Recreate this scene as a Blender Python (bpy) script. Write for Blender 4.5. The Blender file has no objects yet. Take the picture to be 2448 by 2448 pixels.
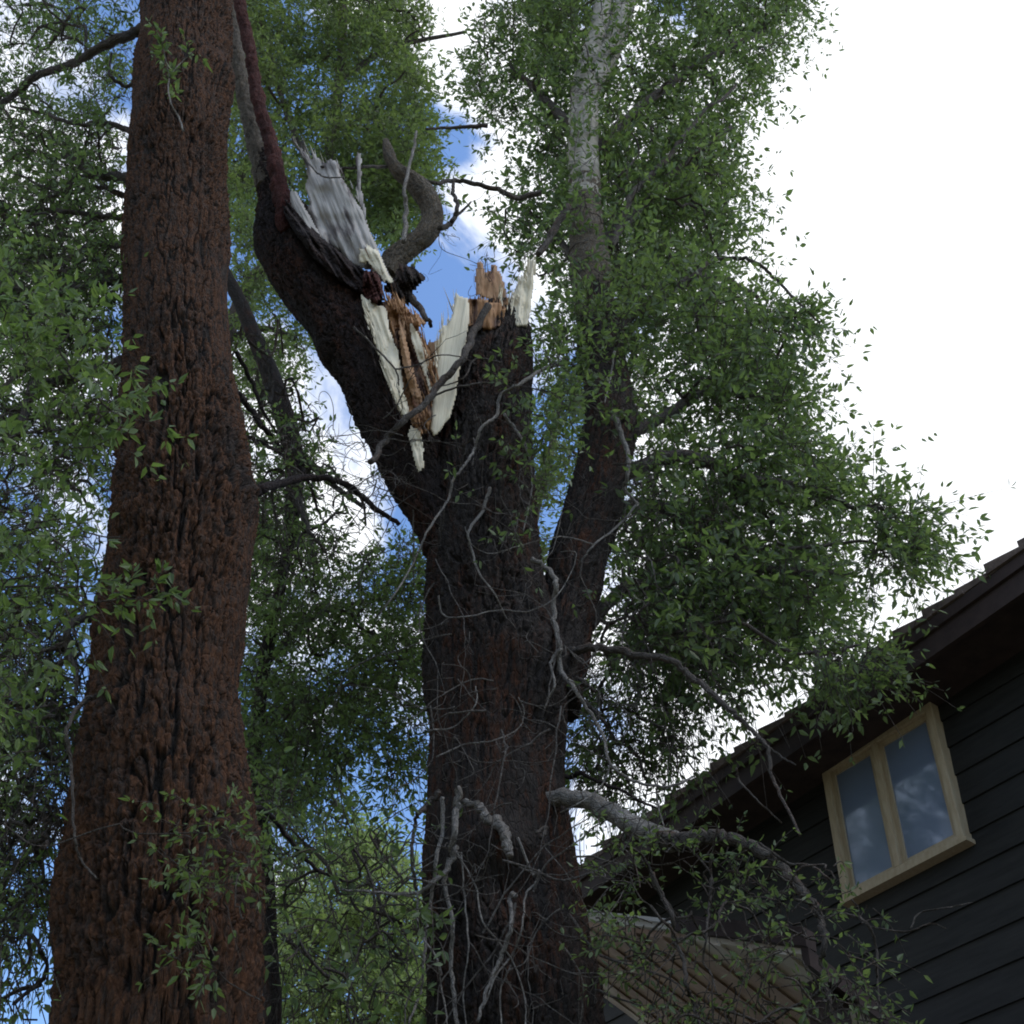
import bpy, math, random
import numpy as np
from mathutils import Matrix, Vector
R = math.radians
rng = np.random.default_rng(11)
random.seed(5)
S = bpy.context.scene
C = S.collection

# ------------------------------------------------------------------ camera
F = 2900.0; CX = CY = 1224.0                  # focal length in photo pixels
zc = np.array([182., 2768., -F]); zc /= np.linalg.norm(zc)       # where the zenith lies for the camera
yc = np.array([0, 0, -1.]); yc = yc - yc.dot(zc) * zc; yc /= np.linalg.norm(yc)
xc = np.cross(yc, zc)
RW = np.array([xc, yc, zc])                   # camera -> world
EYE = np.array([0, 0, 1.6])
cd = bpy.data.cameras.new('camera'); cam = bpy.data.objects.new('camera', cd); C.objects.link(cam)
m4 = np.eye(4); m4[:3, :3] = RW; m4[:3, 3] = EYE
cam.matrix_world = Matrix(m4.tolist())
cd.sensor_width = 36; cd.lens = 36 * F / 2448; cd.clip_start = 0.05; cd.clip_end = 3000
S.camera = cam

# ------------------------------------------------------------------ sky + sun
SUN_EL, SUN_AZ = R(55), R(112)                # azimuth measured clockwise from +Y: behind the camera to the right
w = bpy.data.worlds.new('World'); S.world = w; w.use_nodes = True
nt = w.node_tree; N = nt.nodes; L = nt.links; N.clear()
out = N.new('ShaderNodeOutputWorld'); bg = N.new('ShaderNodeBackground')
sky = N.new('ShaderNodeTexSky'); sky.sky_type = 'NISHITA'; sky.sun_disc = False
sky.sun_elevation = SUN_EL; sky.sun_rotation = SUN_AZ; sky.air_density = 1.0; sky.dust_density = .6; sky.ozone_density = 1.5
tc = N.new('ShaderNodeTexCoord')
SKY = 0.14
def wmath(op, a, b=None, c=None, clamp=False):
    n = N.new('ShaderNodeMath'); n.operation = op; n.use_clamp = clamp
    for i, v in enumerate((a, b, c)):
        if v is None: continue
        if isinstance(v, (int, float)): n.inputs[i].default_value = v
        else: L.new(v, n.inputs[i])
    return n.outputs[0]
nz = N.new('ShaderNodeTexNoise'); nz.inputs['Scale'].default_value = 4.2; nz.inputs['Detail'].default_value = 9
nz.inputs['Roughness'].default_value = .58; nz.inputs['Distortion'].default_value = .35
mp = N.new('ShaderNodeMapping'); mp.inputs['Location'].default_value = (3.1, 1.7, .4)
L.new(tc.outputs['Generated'], mp.inputs[0]); L.new(mp.outputs[0], nz.inputs['Vector'])
def ray(px, py):
    d = np.array([(px - CX) / F, -(py - CY) / F, -1.0]); d = RW @ d
    return d / np.linalg.norm(d)
def dirbias(px, py, lo, hi):
    dp = N.new('ShaderNodeVectorMath'); dp.operation = 'DOT_PRODUCT'
    L.new(tc.outputs['Generated'], dp.inputs[0]); dp.inputs[1].default_value = tuple(ray(px, py))
    mr = N.new('ShaderNodeMapRange'); mr.interpolation_type = 'SMOOTHSTEP'
    L.new(dp.outputs['Value'], mr.inputs[0])
    mr.inputs[1].default_value = lo; mr.inputs[2].default_value = hi
    return mr.outputs[0]
b1 = dirbias(2700, 900, .922, .958)           # the big white cloud bank to the right
b2 = dirbias(750, 2500, .93, .99)             # clearer air low to the left
b3 = dirbias(100, 700, .93, .985)
b4 = dirbias(1080, 900, .985, .998)
dens = wmath('ADD', nz.outputs['Fac'], wmath('MULTIPLY', b1, .27))
dens = wmath('SUBTRACT', dens, wmath('MULTIPLY', b2, .10))
dens = wmath('ADD', dens, wmath('MULTIPLY', b3, -.03))
dens = wmath('SUBTRACT', dens, wmath('MULTIPLY', b4, .02))
b6 = dirbias(1200, 660, .9935, .9990); dens = wmath('ADD', dens, wmath('MULTIPLY', b6, .16))
b7 = dirbias(700, 1080, .990, .9985); dens = wmath('ADD', dens, wmath('MULTIPLY', b7, .10))
b5 = dirbias(800, 900, .980, .997); dens = wmath('SUBTRACT', dens, wmath('MULTIPLY', b5, .10))
mr = N.new('ShaderNodeMapRange'); mr.interpolation_type = 'SMOOTHSTEP'
L.new(dens, mr.inputs[0]); mr.inputs[1].default_value = .47; mr.inputs[2].default_value = .585
mix = N.new('ShaderNodeMix'); mix.data_type = 'RGBA'
L.new(mr.outputs[0], mix.inputs[0])
skm = N.new('ShaderNodeMix'); skm.data_type = 'RGBA'; skm.blend_type = 'MULTIPLY'; skm.inputs[0].default_value = 1
L.new(sky.outputs[0], skm.inputs[6]); skm.inputs[7].default_value = (1.3, 1.5, 1.72, 1)
L.new(skm.outputs[2], mix.inputs[6])
mix.inputs[7].default_value = (8.2, 8.4, 8.7, 1)
L.new(mix.outputs[2], bg.inputs[0]); bg.inputs[1].default_value = SKY
L.new(bg.outputs[0], out.inputs[0])
sl = bpy.data.lights.new('sun', 'SUN'); sl.energy = .8; sl.angle = R(18); sl.color = (1, .96, .9)
so = bpy.data.objects.new('sun', sl); C.objects.link(so)
sd = Vector((math.sin(SUN_AZ) * math.cos(SUN_EL), math.cos(SUN_AZ) * math.cos(SUN_EL), math.sin(SUN_EL)))
so.rotation_euler = sd.to_track_quat('Z', 'Y').to_euler()
S.view_settings.view_transform = 'Standard'; S.view_settings.look = 'None'
S.view_settings.exposure = 0.22; S.view_settings.gamma = 1
S.render.engine = 'CYCLES'
S.cycles.max_bounces = 6; S.cycles.diffuse_bounces = 3; S.cycles.glossy_bounces = 3
S.cycles.transmission_bounces = 3; S.cycles.transparent_max_bounces = 4
S.cycles.filter_width = 1.9

# ------------------------------------------------------------------ helpers
def at(px, py, D):
    """the point of the upright plane y = D that the photo pixel looks at"""
    d = ray(px, py); return EYE + d * (D / d[1])
def at_many(px, py, D):
    d = np.stack([(px - CX) / F, -(py - CY) / F, -np.ones_like(px)], 1) @ RW.T
    return EYE + d * (D / d[:, 1])[:, None]
def depth(p): return float(-(RW.T @ (np.asarray(p) - EYE))[2])
K = 2448 / 1932
ZO = {1: (0, 0, .42236), 2: (540, 250, .42236), 3: (1300, 0, .42236), 4: (0, 816, .42236), 5: (900, 816, .42236),
      6: (0, 1632, .42236), 7: (816, 1632, .42236), 8: (1632, 1232, .6296), 9: (1300, 1500, .36232), 0: (0, 0, K), 10: (1300, 2100, .3106)}
def Z(k, x, y): o = ZO[k]; return (o[0] + x * o[2], o[1] + y * o[2])

def _hash(i, j, k, s):
    h = (i.astype(np.int64) * 374761393 + j.astype(np.int64) * 668265263 + k.astype(np.int64) * 2147483647 + s * 1274126177) & 0xffffffff
    h = ((h ^ (h >> 13)) * 1274126177) & 0xffffffff
    h = ((h ^ (h >> 16)) * 2246822519) & 0xffffffff
    return ((h ^ (h >> 15)) & 0xffffff) / float(0xffffff) * 2 - 1
def noise(P, s=0):
    i = np.floor(P); f = P - i; f = f * f * f * (f * (f * 6 - 15) + 10); i = i.astype(np.int64)
    r = 0
    for a in (0, 1):
        for b in (0, 1):
            for c in (0, 1):
                wgt = (f[:, 0] if a else 1 - f[:, 0]) * (f[:, 1] if b else 1 - f[:, 1]) * (f[:, 2] if c else 1 - f[:, 2])
                r = r + wgt * _hash(i[:, 0] + a, i[:, 1] + b, i[:, 2] + c, s)
    return r
def sstep(x, a, b): t = np.clip((x - a) / (b - a), 0, 1); return t * t * (3 - 2 * t)

def mesh_np(name, V, Q, mat, parent=None, smooth=True, attrs=None):
    V = np.asarray(V, float)
    if parent is not None: V = V - np.array(ORG[parent.name])
    me = bpy.data.meshes.new(name)
    Q = np.asarray(Q, np.int32); n = Q.shape[1]
    me.vertices.add(len(V)); me.vertices.foreach_set('co', V.ravel().astype(np.float32))
    me.loops.add(Q.size); me.loops.foreach_set('vertex_index', Q.ravel())
    me.polygons.add(len(Q)); me.polygons.foreach_set('loop_start', np.arange(0, Q.size, n, dtype=np.int32))
    me.polygons.foreach_set('loop_total', np.full(len(Q), n, np.int32))
    me.polygons.foreach_set('use_smooth', np.full(len(Q), bool(smooth)))
    for k, a in (attrs or {}).items():
        a = np.asarray(a, np.float32)
        t = me.attributes.new(k, 'FLOAT' if a.ndim == 1 else 'FLOAT_VECTOR', 'POINT')
        t.data.foreach_set('value' if a.ndim == 1 else 'vector', a.ravel())
    me.update(calc_edges=True); me.materials.append(mat)
    o = bpy.data.objects.new(name, me); C.objects.link(o)
    if parent is not None: o.parent = parent
    return o
def mesh_py(name, V, Fc, mat, parent=None, smooth=False):
    V = [tuple(np.asarray(v, float) - (np.array(ORG[parent.name]) if parent is not None else 0)) for v in V]
    me = bpy.data.meshes.new(name); me.from_pydata(V, [], Fc); me.update()
    me.materials.append(mat)
    for p in me.polygons: p.use_smooth = smooth
    o = bpy.data.objects.new(name, me); C.objects.link(o)
    if parent is not None: o.parent = parent
    return o
ORG = {}
def thing(name, label, cat, loc, group=None):
    o = bpy.data.objects.new(name, None); C.objects.link(o); o.location = tuple(loc)
    ORG[o.name] = tuple(float(v) for v in loc)
    o['label'] = label; o['category'] = cat
    if group: o['group'] = group
    o.empty_display_size = .3
    return o
def child_org(o, parent): ORG[o.name] = ORG[parent.name]      # sub-parts use the same origin

# ------------------------------------------------------------------ materials
def newmat(name, rough=.85, spec=.3):
    m = bpy.data.materials.new(name); m.use_nodes = True
    t = m.node_tree; b = t.nodes['Principled BSDF']
    b.inputs['Roughness'].default_value = rough; b.inputs['Specular IOR Level'].default_value = spec
    return m, t, b
def tnoise(t, vec, scale, detail=5, rough=.6):
    n = t.nodes.new('ShaderNodeTexNoise'); n.inputs['Scale'].default_value = scale
    n.inputs['Detail'].default_value = detail; n.inputs['Roughness'].default_value = rough
    if vec is not None: t.links.new(vec, n.inputs['Vector'])
    return n.outputs['Fac']
def tmap(t, vec, sc):
    n = t.nodes.new('ShaderNodeMapping'); n.inputs['Scale'].default_value = sc; t.links.new(vec, n.inputs[0]); return n.outputs[0]
def tramp(t, fac, stops):
    n = t.nodes.new('ShaderNodeValToRGB'); e = n.color_ramp.elements
    while len(e) < len(stops): e.new(.5)
    for el, (p, c) in zip(e, stops): el.position = p; el.color = (*c, 1) if len(c) == 3 else c
    t.links.new(fac, n.inputs[0]); return n.outputs[0]
def tmix(t, fac, a, b, mode='MIX'):
    n = t.nodes.new('ShaderNodeMix'); n.data_type = 'RGBA'; n.blend_type = mode
    for i, v in ((0, fac), (6, a), (7, b)):
        if isinstance(v, (int, float)): n.inputs[i].default_value = v
        elif isinstance(v, tuple): n.inputs[i].default_value = (*v, 1)
        else: t.links.new(v, n.inputs[i])
    return n.outputs[2]
def trange(t, fac, a, b, c=0, d=1):
    n = t.nodes.new('ShaderNodeMapRange'); n.interpolation_type = 'SMOOTHSTEP'
    t.links.new(fac, n.inputs[0])
    for i, v in zip((1, 2, 3, 4), (a, b, c, d)): n.inputs[i].default_value = v
    return n.outputs[0]
def tbump(t, b, h, strength, dist):
    n = t.nodes.new('ShaderNodeBump'); n.inputs['Strength'].default_value = strength; n.inputs['Distance'].default_value = dist
    t.links.new(h, n.inputs['Height']); t.links.new(n.outputs[0], b.inputs['Normal'])

def bark_mat(name, dark, grey, rust, rust_amt, fine=60):
    m, t, b = newmat(name, .95, .15)
    a = t.nodes.new('ShaderNodeAttribute'); a.attribute_name = 'bark'
    h = t.nodes.new('ShaderNodeAttribute'); h.attribute_name = 'ridge'
    v = tmap(t, a.outputs['Vector'], (1, 1, .3))
    n1 = tnoise(t, v, 26, 6, .7); n2 = tnoise(t, tmap(t, a.outputs['Vector'], (1, 1, .3)), 3.0, 9, .78)
    n3 = tnoise(t, v, 90, 3, .6)
    base = tramp(t, n1, [(.3, dark), (.5, tuple((p + q) / 2 for p, q in zip(dark, grey))), (.72, grey)])
    rm = t.nodes.new('ShaderNodeMath'); rm.operation = 'MULTIPLY'
    t.links.new(trange(t, n2, .5 - rust_amt * .35, .62 - rust_amt * .3), rm.inputs[0])
    t.links.new(trange(t, h.outputs['Fac'], .2, 1.0, 0, .9), rm.inputs[1])
    rv = tmix(t, n3, tuple(c * .55 for c in rust), tuple(min(1, c * 1.35) for c in rust))
    n5 = tnoise(t, tmap(t, a.outputs['Vector'], (1, 1, .22)), 38, 6, .8)
    rk = t.nodes.new('ShaderNodeMath'); rk.operation = 'MULTIPLY'; t.links.new(rm.outputs[0], rk.inputs[0]); t.links.new(trange(t, n5, .40, .58, .12, 1), rk.inputs[1])
    L1 = tmix(t, rk.outputs[0], base, rv)
    n6 = tnoise(t, tmap(t, a.outputs['Vector'], (1, 1, .5)), 130, 4, .8)
    L1 = tmix(t, 1.0, L1, tramp(t, n6, [(.32, (.45, .45, .45)), (.66, (1.5, 1.5, 1.5))]), 'MULTIPLY')
    t.links.new(L1, b.inputs['Base Color'])
    vo = t.nodes.new('ShaderNodeTexVoronoi'); vo.feature = 'DISTANCE_TO_EDGE'; vo.inputs['Scale'].default_value = fine * .55
    t.links.new(tmix(t, .12, tmap(t, a.outputs['Vector'], (1, 1, .28)), a.outputs['Vector']), vo.inputs['Vector'])
    hm = t.nodes.new('ShaderNodeMath'); hm.operation = 'MULTIPLY_ADD'; t.links.new(trange(t, vo.outputs['Distance'], 0, .12), hm.inputs[0]); hm.inputs[1].default_value = .6
    t.links.new(tnoise(t, v, fine, 7, .85), hm.inputs[2])
    tbump(t, b, hm.outputs[0], 1.0, .018)
    return m
M = {}
M['rust_bark'] = bark_mat('rust_bark', (.014, .011, .009), (.066, .053, .044), (.118, .053, .026), .46)
M['bark'] = bark_mat('dark_bark', (.018, .014, .012), (.062, .052, .045), (.085, .034, .017), .12)
M['black_bark'] = bark_mat('black_bark', (.020, .016, .015), (.055, .042, .038), (.09, .04, .025), .1)
M['limb_bark'] = bark_mat('limb_bark', (.055, .045, .038), (.16, .14, .12), (.16, .08, .05), .15)
M['grey_limb'] = bark_mat('grey_weathered_limb', (.13, .115, .10), (.42, .385, .34), (.24, .19, .14), .2, 90)
M['red_limb'] = bark_mat('red_peeled_limb', (.045, .018, .015), (.10, .040, .032), (.13, .042, .032), .4)
def pale_bark():
    m, t, b = newmat('pale_smooth_bark', .8, .2)
    a = t.nodes.new('ShaderNodeAttribute'); a.attribute_name = 'bark'
    n1 = tnoise(t, tmap(t, a.outputs['Vector'], (1, 1, .5)), 7, 5, .6)
    base = tramp(t, n1, [(.35, (.22, .195, .155)), (.6, (.42, .38, .31))])
    n2 = tnoise(t, tmap(t, a.outputs['Vector'], (1.2, 1.2, 7)), 3.0, 4, .6)
    c = tmix(t, trange(t, n2, .60, .66), base, (.05, .042, .036))
    n3 = tnoise(t, a.outputs['Vector'], 2.2, 4, .6)
    c = tmix(t, trange(t, n3, .55, .75), c, (.17, .145, .12))
    t.links.new(c, b.inputs['Base Color']); tbump(t, b, n2, .5, .01); return m
M['twig'] = bark_mat('dry_twig', (.07, .06, .052), (.24, .215, .19), (.16, .12, .09), .2, 90)
M['pale'] = pale_bark()
M['mottled'] = bark_mat('mottled_grey_tan_bark', (.045, .038, .032), (.24, .21, .17), (.16, .12, .08), .5)
def wood(name, a_, b_, spot, grain=(1, 1, .06), sp=.62):
    m, t, b = newmat(name, .75, .25)
    a = t.nodes.new('ShaderNodeAttribute'); a.attribute_name = 'bark'
    v = tmap(t, a.outputs['Vector'], grain)
    n1 = tnoise(t, v, 55, 6, .65); n0 = tnoise(t, tmap(t, a.outputs['Vector'], (1, 1, .3)), 6, 5, .6)
    c = tmix(t, n1, a_, b_)
    c = tmix(t, trange(t, n0, sp, sp + .12), c, spot)
    n4 = tnoise(t, v, 24, 3, .5)
    c = tmix(t, trange(t, n4, .68, .74), c, tuple(q * .35 for q in spot))
    t.links.new(c, b.inputs['Base Color']); tbump(t, b, n1, .8, .012); return m
M['fresh'] = wood('fresh_split_wood', (.60, .50, .34), (.84, .76, .57), (.46, .26, .12), sp=.66)
M['rot'] = wood('rotten_brown_wood', (.20, .085, .035), (.52, .29, .13), (.06, .028, .018), grain=(1, 1, .2), sp=.5)
M['rot_light'] = wood('rotten_tan_wood', (.26, .13, .06), (.50, .30, .16), (.14, .06, .03), grain=(1, 1, .35), sp=.55)
M['greywood'] = wood('weathered_grey_wood', (.25, .225, .20), (.56, .51, .45), (.11, .09, .08), sp=.50)

def leaf_mat(name, c1, c2, c3, trans=.35):
    m = bpy.data.materials.new(name); m.use_nodes = True; t = m.node_tree; t.nodes.clear()
    o = t.nodes.new('ShaderNodeOutputMaterial'); b = t.nodes.new('ShaderNodeBsdfPrincipled')
    b.inputs['Roughness'].default_value = .5; b.inputs['Specular IOR Level'].default_value = .35
    tr = t.nodes.new('ShaderNodeBsdfTranslucent'); ms = t.nodes.new('ShaderNodeMixShader'); ms.inputs[0].default_value = trans
    a = t.nodes.new('ShaderNodeAttribute'); a.attribute_name = 'tone'
    p = t.nodes.new('ShaderNodeTexCoord')
    n = tnoise(t, p.outputs['Object'], .9, 3, .6)
    ad = t.nodes.new('ShaderNodeMath'); ad.operation = 'MULTIPLY_ADD'; t.links.new(n, ad.inputs[0]); ad.inputs[1].default_value = .9
    sb = t.nodes.new('ShaderNodeMath'); sb.operation = 'MULTIPLY_ADD'; t.links.new(a.outputs['Fac'], sb.inputs[0]); sb.inputs[1].default_value = .55; sb.inputs[2].default_value = -.22
    t.links.new(sb.outputs[0], ad.inputs[2])
    c = tramp(t, ad.outputs[0], [(.15, c1), (.5, c2), (.85, c3)])
    t.links.new(c, b.inputs['Base Color'])
    t.links.new(tmix(t, 1.0, c, (1.5, 1.75, .8), 'MULTIPLY'), tr.inputs['Color'])
    t.links.new(b.outputs[0], ms.inputs[1]); t.links.new(tr.outputs[0], ms.inputs[2]); t.links.new(ms.outputs[0], o.inputs['Surface'])
    return m
M['leaf'] = leaf_mat('cottonwood_leaf', (.070, .098, .048), (.115, .150, .074), (.165, .20, .10), .48)
M['leaf_near'] = leaf_mat('young_leaf', (.075, .108, .045), (.115, .155, .065), (.17, .205, .09), .45)
M['leaf_back'] = leaf_mat('backdrop_leaf', (.085, .112, .055), (.135, .165, .078), (.19, .215, .105), .48)
M['leaf_far'] = leaf_mat('bright_willow_leaf', (.17, .215, .10), (.26, .305, .14), (.34, .37, .19), .4)

# ------------------------------------------------------------------ tubes
def spline(P, n_per):
    P = np.asarray(P, float)
    if len(P) == 2: P = np.array([P[0], (P[0] + P[1]) / 2, P[1]])
    Q = np.vstack([2 * P[0] - P[1], P, 2 * P[-1] - P[-2]]); outp = []
    for i in range(len(P) - 1):
        p0, p1, p2, p3 = Q[i:i + 4]
        k = n_per[i] if hasattr(n_per, '__len__') else n_per
        t = np.arange(k)[:, None] / k
        outp.append(.5 * (2 * p1 + (p2 - p0) * t + (2 * p0 - 5 * p1 + 4 * p2 - p3) * t * t + (3 * p1 - p0 - 3 * p2 + p3) * t ** 3))
    outp.append(P[-1:]); return np.vstack(outp)
def tube(name, path, mat, parent, nseg=10, step=.05, disp=None, cap=True, vstep=None):
    """path rows: x y z radius; a closed skin with real relief pushed along its normals"""
    path = np.asarray(path, float)
    seg = np.linalg.norm(np.diff(path[:, :3], axis=0), axis=1)
    k = [max(1, int(s / (vstep(path[i]) if vstep else step))) for i, s in enumerate(seg)]
    A = spline(path, k); P = A[:, :3]; r = np.maximum(A[:, 3], .0008)
    T = np.gradient(P, axis=0); T /= np.linalg.norm(T, axis=1)[:, None] + 1e-9
    ref = np.array([0.0, -1, 0.0]); nrm = []
    u = ref - ref.dot(T[0]) * T[0]
    if np.linalg.norm(u) < .1: u = np.cross(T[0], [1, 0, 0])
    u /= np.linalg.norm(u)
    for t_ in T:
        u = u - u.dot(t_) * t_; u /= np.linalg.norm(u); nrm.append(u.copy())
    U = np.array(nrm); W = np.cross(T, U)
    th = np.linspace(0, 2 * np.pi, nseg, endpoint=False)
    v = np.concatenate([[0], np.cumsum(np.linalg.norm(np.diff(P, axis=0), axis=1))])
    nr = len(P); c, s_ = np.cos(th), np.sin(th)
    N3 = U[:, None, :] * c[None, :, None] + W[:, None, :] * s_[None, :, None]
    rr = np.repeat(r[:, None], nseg, 1)
    bc = np.stack([(rr * c), (rr * s_), np.repeat(v[:, None], nseg, 1)], 2).reshape(-1, 3)
    ridge = np.full(len(bc), .5); d = 0
    if disp is not None:
        d, ridge = disp(bc, (P[:, None, :] + N3 * rr[..., None]).reshape(-1, 3)); d = d.reshape(nr, nseg)
    V = P[:, None, :] + N3 * (rr + d)[..., None]
    V = V.reshape(-1, 3)
    i = np.arange(nr - 1)[:, None] * nseg; j = np.arange(nseg)[None, :]; j2 = (j + 1) % nseg
    Q = np.stack([i + j, i + j2, i + nseg + j2, i + nseg + j], 2).reshape(-1, 4)
    if cap:
        V = np.vstack([V, P[:1], P[-1:]]); a0 = nr * nseg; b0 = (nr - 1) * nseg
        jj = np.arange(0, nseg, 2)
        Q = np.vstack([Q, np.stack([np.full(len(jj), a0), (jj + 2) % nseg, jj + 1, jj], 1),
                       np.stack([np.full(len(jj), a0 + 1), b0 + jj, b0 + jj + 1, b0 + (jj + 2) % nseg], 1)])
        bc = np.vstack([bc, bc[:1], bc[-1:]]); ridge = np.concatenate([ridge, [.2, .2]])
    return mesh_np(name, V, Q, mat, parent, True, {'bark': bc, 'ridge': ridge})
def pxpath(rows):
    """rows (px, py, width_px, D) -> x y z radius"""
    o = []
    for px, py, wd, D in rows:
        p = at(px, py, D); o.append((*p, wd / 2 / F * depth(p)))
    return np.array(o)
def bark_disp(amp, freq=11, stretch=.16, bumps=(), lump=.03, seed=0, plates=True):
    def f(bc, wp):
        q = bc * np.array([1, 1, stretch])
        wv = noise(bc * np.array([3, 3, 1.2]), seed + 9) * .05 + noise(bc * np.array([14, 14, 7.]), seed + 10) * .022
        qq = q * freq + wv[:, None] * freq * np.array([1, 1, .3])
        n = noise(qq, seed) * .75 + noise(qq * 2.3 + 7, seed + 1) * .35
        ridge = sstep(np.abs(n), .0, .14)
        n2 = noise(bc * np.array([13, 13, 13.]) + 3, seed + 2)
        crack = 1 - sstep(np.abs(n2), 0, .09)
        ridge = np.clip(ridge - .30 * crack * plates, 0, 1)
        top = (noise(bc * np.array([48, 48, 10.]), seed + 3) * .22 + np.abs(noise(bc * np.array([30, 30, 26.]), seed + 7)) * .35 + noise(bc * np.array([110, 110, 60.]), seed + 4) * .26 - .08)
        fade = np.clip(np.sqrt(bc[:, 0] ** 2 + bc[:, 1] ** 2) / .12, 0.15, 1)
        mod = .75 + .7 * noise(bc * np.array([2.2, 2.2, 1.1]) + 5, seed + 12); d = amp * fade * mod * (ridge - .55 + top * ridge) + lump * fade * noise(bc * 1.3, seed + 5) + lump * .5 * fade * noise(bc * 4.1, seed + 6)
        for (bx, by, bz, br, ba) in bumps:
            dd = np.linalg.norm(wp - np.array([bx, by, bz]), axis=1); d = d + ba * np.exp(-(dd / br) ** 2)
        return d, np.clip(ridge + top * .4, 0, 1)
    return f
def small_disp(amp=.12, seed=0):
    def f(bc, wp):
        rr = np.sqrt(bc[:, 0] ** 2 + bc[:, 1] ** 2)
        n = noise(wp * 9, seed) * .6 + noise(wp * 28, seed + 1) * .4
        r2 = noise(bc * np.array([40, 40, 8.]), seed + 2)
        return rr * amp * (n + .5 * r2), np.clip(.5 + n * .5 + r2 * .3, 0, 1)
    return f
def multi_tube(name, lines, mat, parent, nseg=4):
    """many thin curves as one part (the fine twigs of one tree)"""
    Vs, Qs, Bs, off = [], [], [], 0
    for path in lines:
        P = path[:, :3]; r = path[:, 3]
        T = np.gradient(P, axis=0); T /= np.linalg.norm(T, axis=1)[:, None] + 1e-9
        U = np.cross(T, [.3, .9, .2]); U /= np.linalg.norm(U, axis=1)[:, None] + 1e-9; W = np.cross(T, U)
        th = np.linspace(0, 2 * np.pi, nseg, endpoint=False)
        V = P[:, None] + (U[:, None] * np.cos(th)[None, :, None] + W[:, None] * np.sin(th)[None, :, None]) * r[:, None, None]
        n = len(P); i = np.arange(n - 1)[:, None] * nseg; j = np.arange(nseg)[None, :]; j2 = (j + 1) % nseg
        Qs.append(np.stack([i + j, i + j2, i + nseg + j2, i + nseg + j], 2).reshape(-1, 4) + off)
        Vs.append(V.reshape(-1, 3)); off += n * nseg
    V = np.vstack(Vs)
    o = mesh_np(name, V, np.vstack(Qs), mat, parent, True, {'bark': V, 'ridge': np.full(len(V), .5)}); o['kind'] = 'stuff'; return o

# ------------------------------------------------------------------ foliage
def in_poly(x, y, poly):
    c = np.zeros(len(x), bool); n = len(poly)
    for i in range(n):
        x1, y1 = poly[i]; x2, y2 = poly[(i + 1) % n]
        cond = ((y1 > y) != (y2 > y)) & (x < (x2 - x1) * (y - y1) / (y2 - y1 + 1e-12) + x1)
        c ^= cond
    return c
def volume(poly, D0, D1, n, gap=0.0, gs=1.1, seed=1):
    """n points filling the crown lobe that has this outline and reaches from D0 to D1"""
    poly = [(x * K, y * K) for x, y in poly]; p = np.array(poly); lo, hi = p.min(0), p.max(0); res = []
    tot = 0
    while tot < n:
        x = rng.uniform(lo[0], hi[0], n * 3); y = rng.uniform(lo[1], hi[1], n * 3); k = in_poly(x, y, poly)
        x, y = x[k], y[k]
        D = rng.uniform(D0, D1, len(x)); P = at_many(x, y, D)
        g = noise(P * gs, seed) + .5 * noise(P * gs * 2.3, seed + 1)
        P = P[g > gap - .35]; res.append(P); tot += len(P)
    return np.vstack(res)[:n]
def grow(nodes, targets, r0, r1, wiggle=.12, sag=.1, npt=5, maxd=None):
    """greedy growth: each target is joined by a curved branch to the nearest wood"""
    X = [np.asarray(nodes, float)]; n = len(X[0]); cap = n + len(targets) * npt
    buf = np.zeros((cap, 3)); buf[:n] = X[0]; lines = []
    d0 = np.array([np.min(np.sum((buf[:n] - t) ** 2, 1)) for t in targets])
    for i in np.argsort(d0):
        t = targets[i]; d = np.sum((buf[:n] - t) ** 2, 1)
        k = int(np.argmin(d)); a = buf[k]; ln = math.sqrt(d[k])
        if ln < .05 or (maxd and ln > maxd): continue
        s = np.linspace(0, 1, npt + 1)[:, None]
        jit = wiggle * ln * (rng.normal(0, .7, 3) * np.sin(np.pi * s) + rng.normal(0, .5, 3) * np.sin(2 * np.pi * s) + rng.normal(0, .25, 3) * np.sin(3 * np.pi * s))
        P = a + (t - a) * s + jit; P[:, 2] += sag * ln * np.sin(np.pi * s[:, 0])
        kk = min(1.0, ln / 1.0)
        rad = np.linspace(r0 * (.45 + .55 * kk), r1, npt + 1)
        lines.append(np.hstack([P, rad[:, None]]))
        buf[n:n + npt] = P[1:]; n += npt
    return lines, buf[:n].copy()
def leaves(P, Dr, size, tone_bias=0.0, width=.40):
    """P base points, Dr unit directions -> leaf blades folded along the midrib"""
    n = len(P)
    L_ = size * rng.uniform(.55, 1.2, n)[:, None]
    nn = rng.normal(0, 1, (n, 3)); nn[:, 2] += .7
    B = np.cross(Dr, nn); B /= np.linalg.norm(B, axis=1)[:, None] + 1e-9
    Nn = np.cross(B, Dr)
    wd = L_ * width * .5 * rng.uniform(.8, 1.2, n)[:, None]
    fold = rng.uniform(.1, .55, n)[:, None] * wd; curl = rng.normal(0, .12, n)[:, None] * L_
    base = P; tip = P + Dr * L_ + Nn * curl
    a = P + Dr * L_ * .30; b = P + Dr * L_ * .64
    V = np.stack([base, a + B * wd + Nn * fold, b + B * wd * .72 + Nn * (fold * .8 + curl * .35), tip,
                  b - B * wd * .72 + Nn * (fold * .8 + curl * .35), a - B * wd + Nn * fold], 1).reshape(-1, 3)
    i = np.arange(n)[:, None] * 6
    Q = np.stack([i + np.array([[0, 3, 2, 1]]), i + np.array([[0, 5, 4, 3]])], 1).reshape(-1, 4)
    tone = np.repeat(np.clip(rng.normal(.5 + tone_bias, .22, n), 0, 1), 6)
    return V, Q, tone
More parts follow.
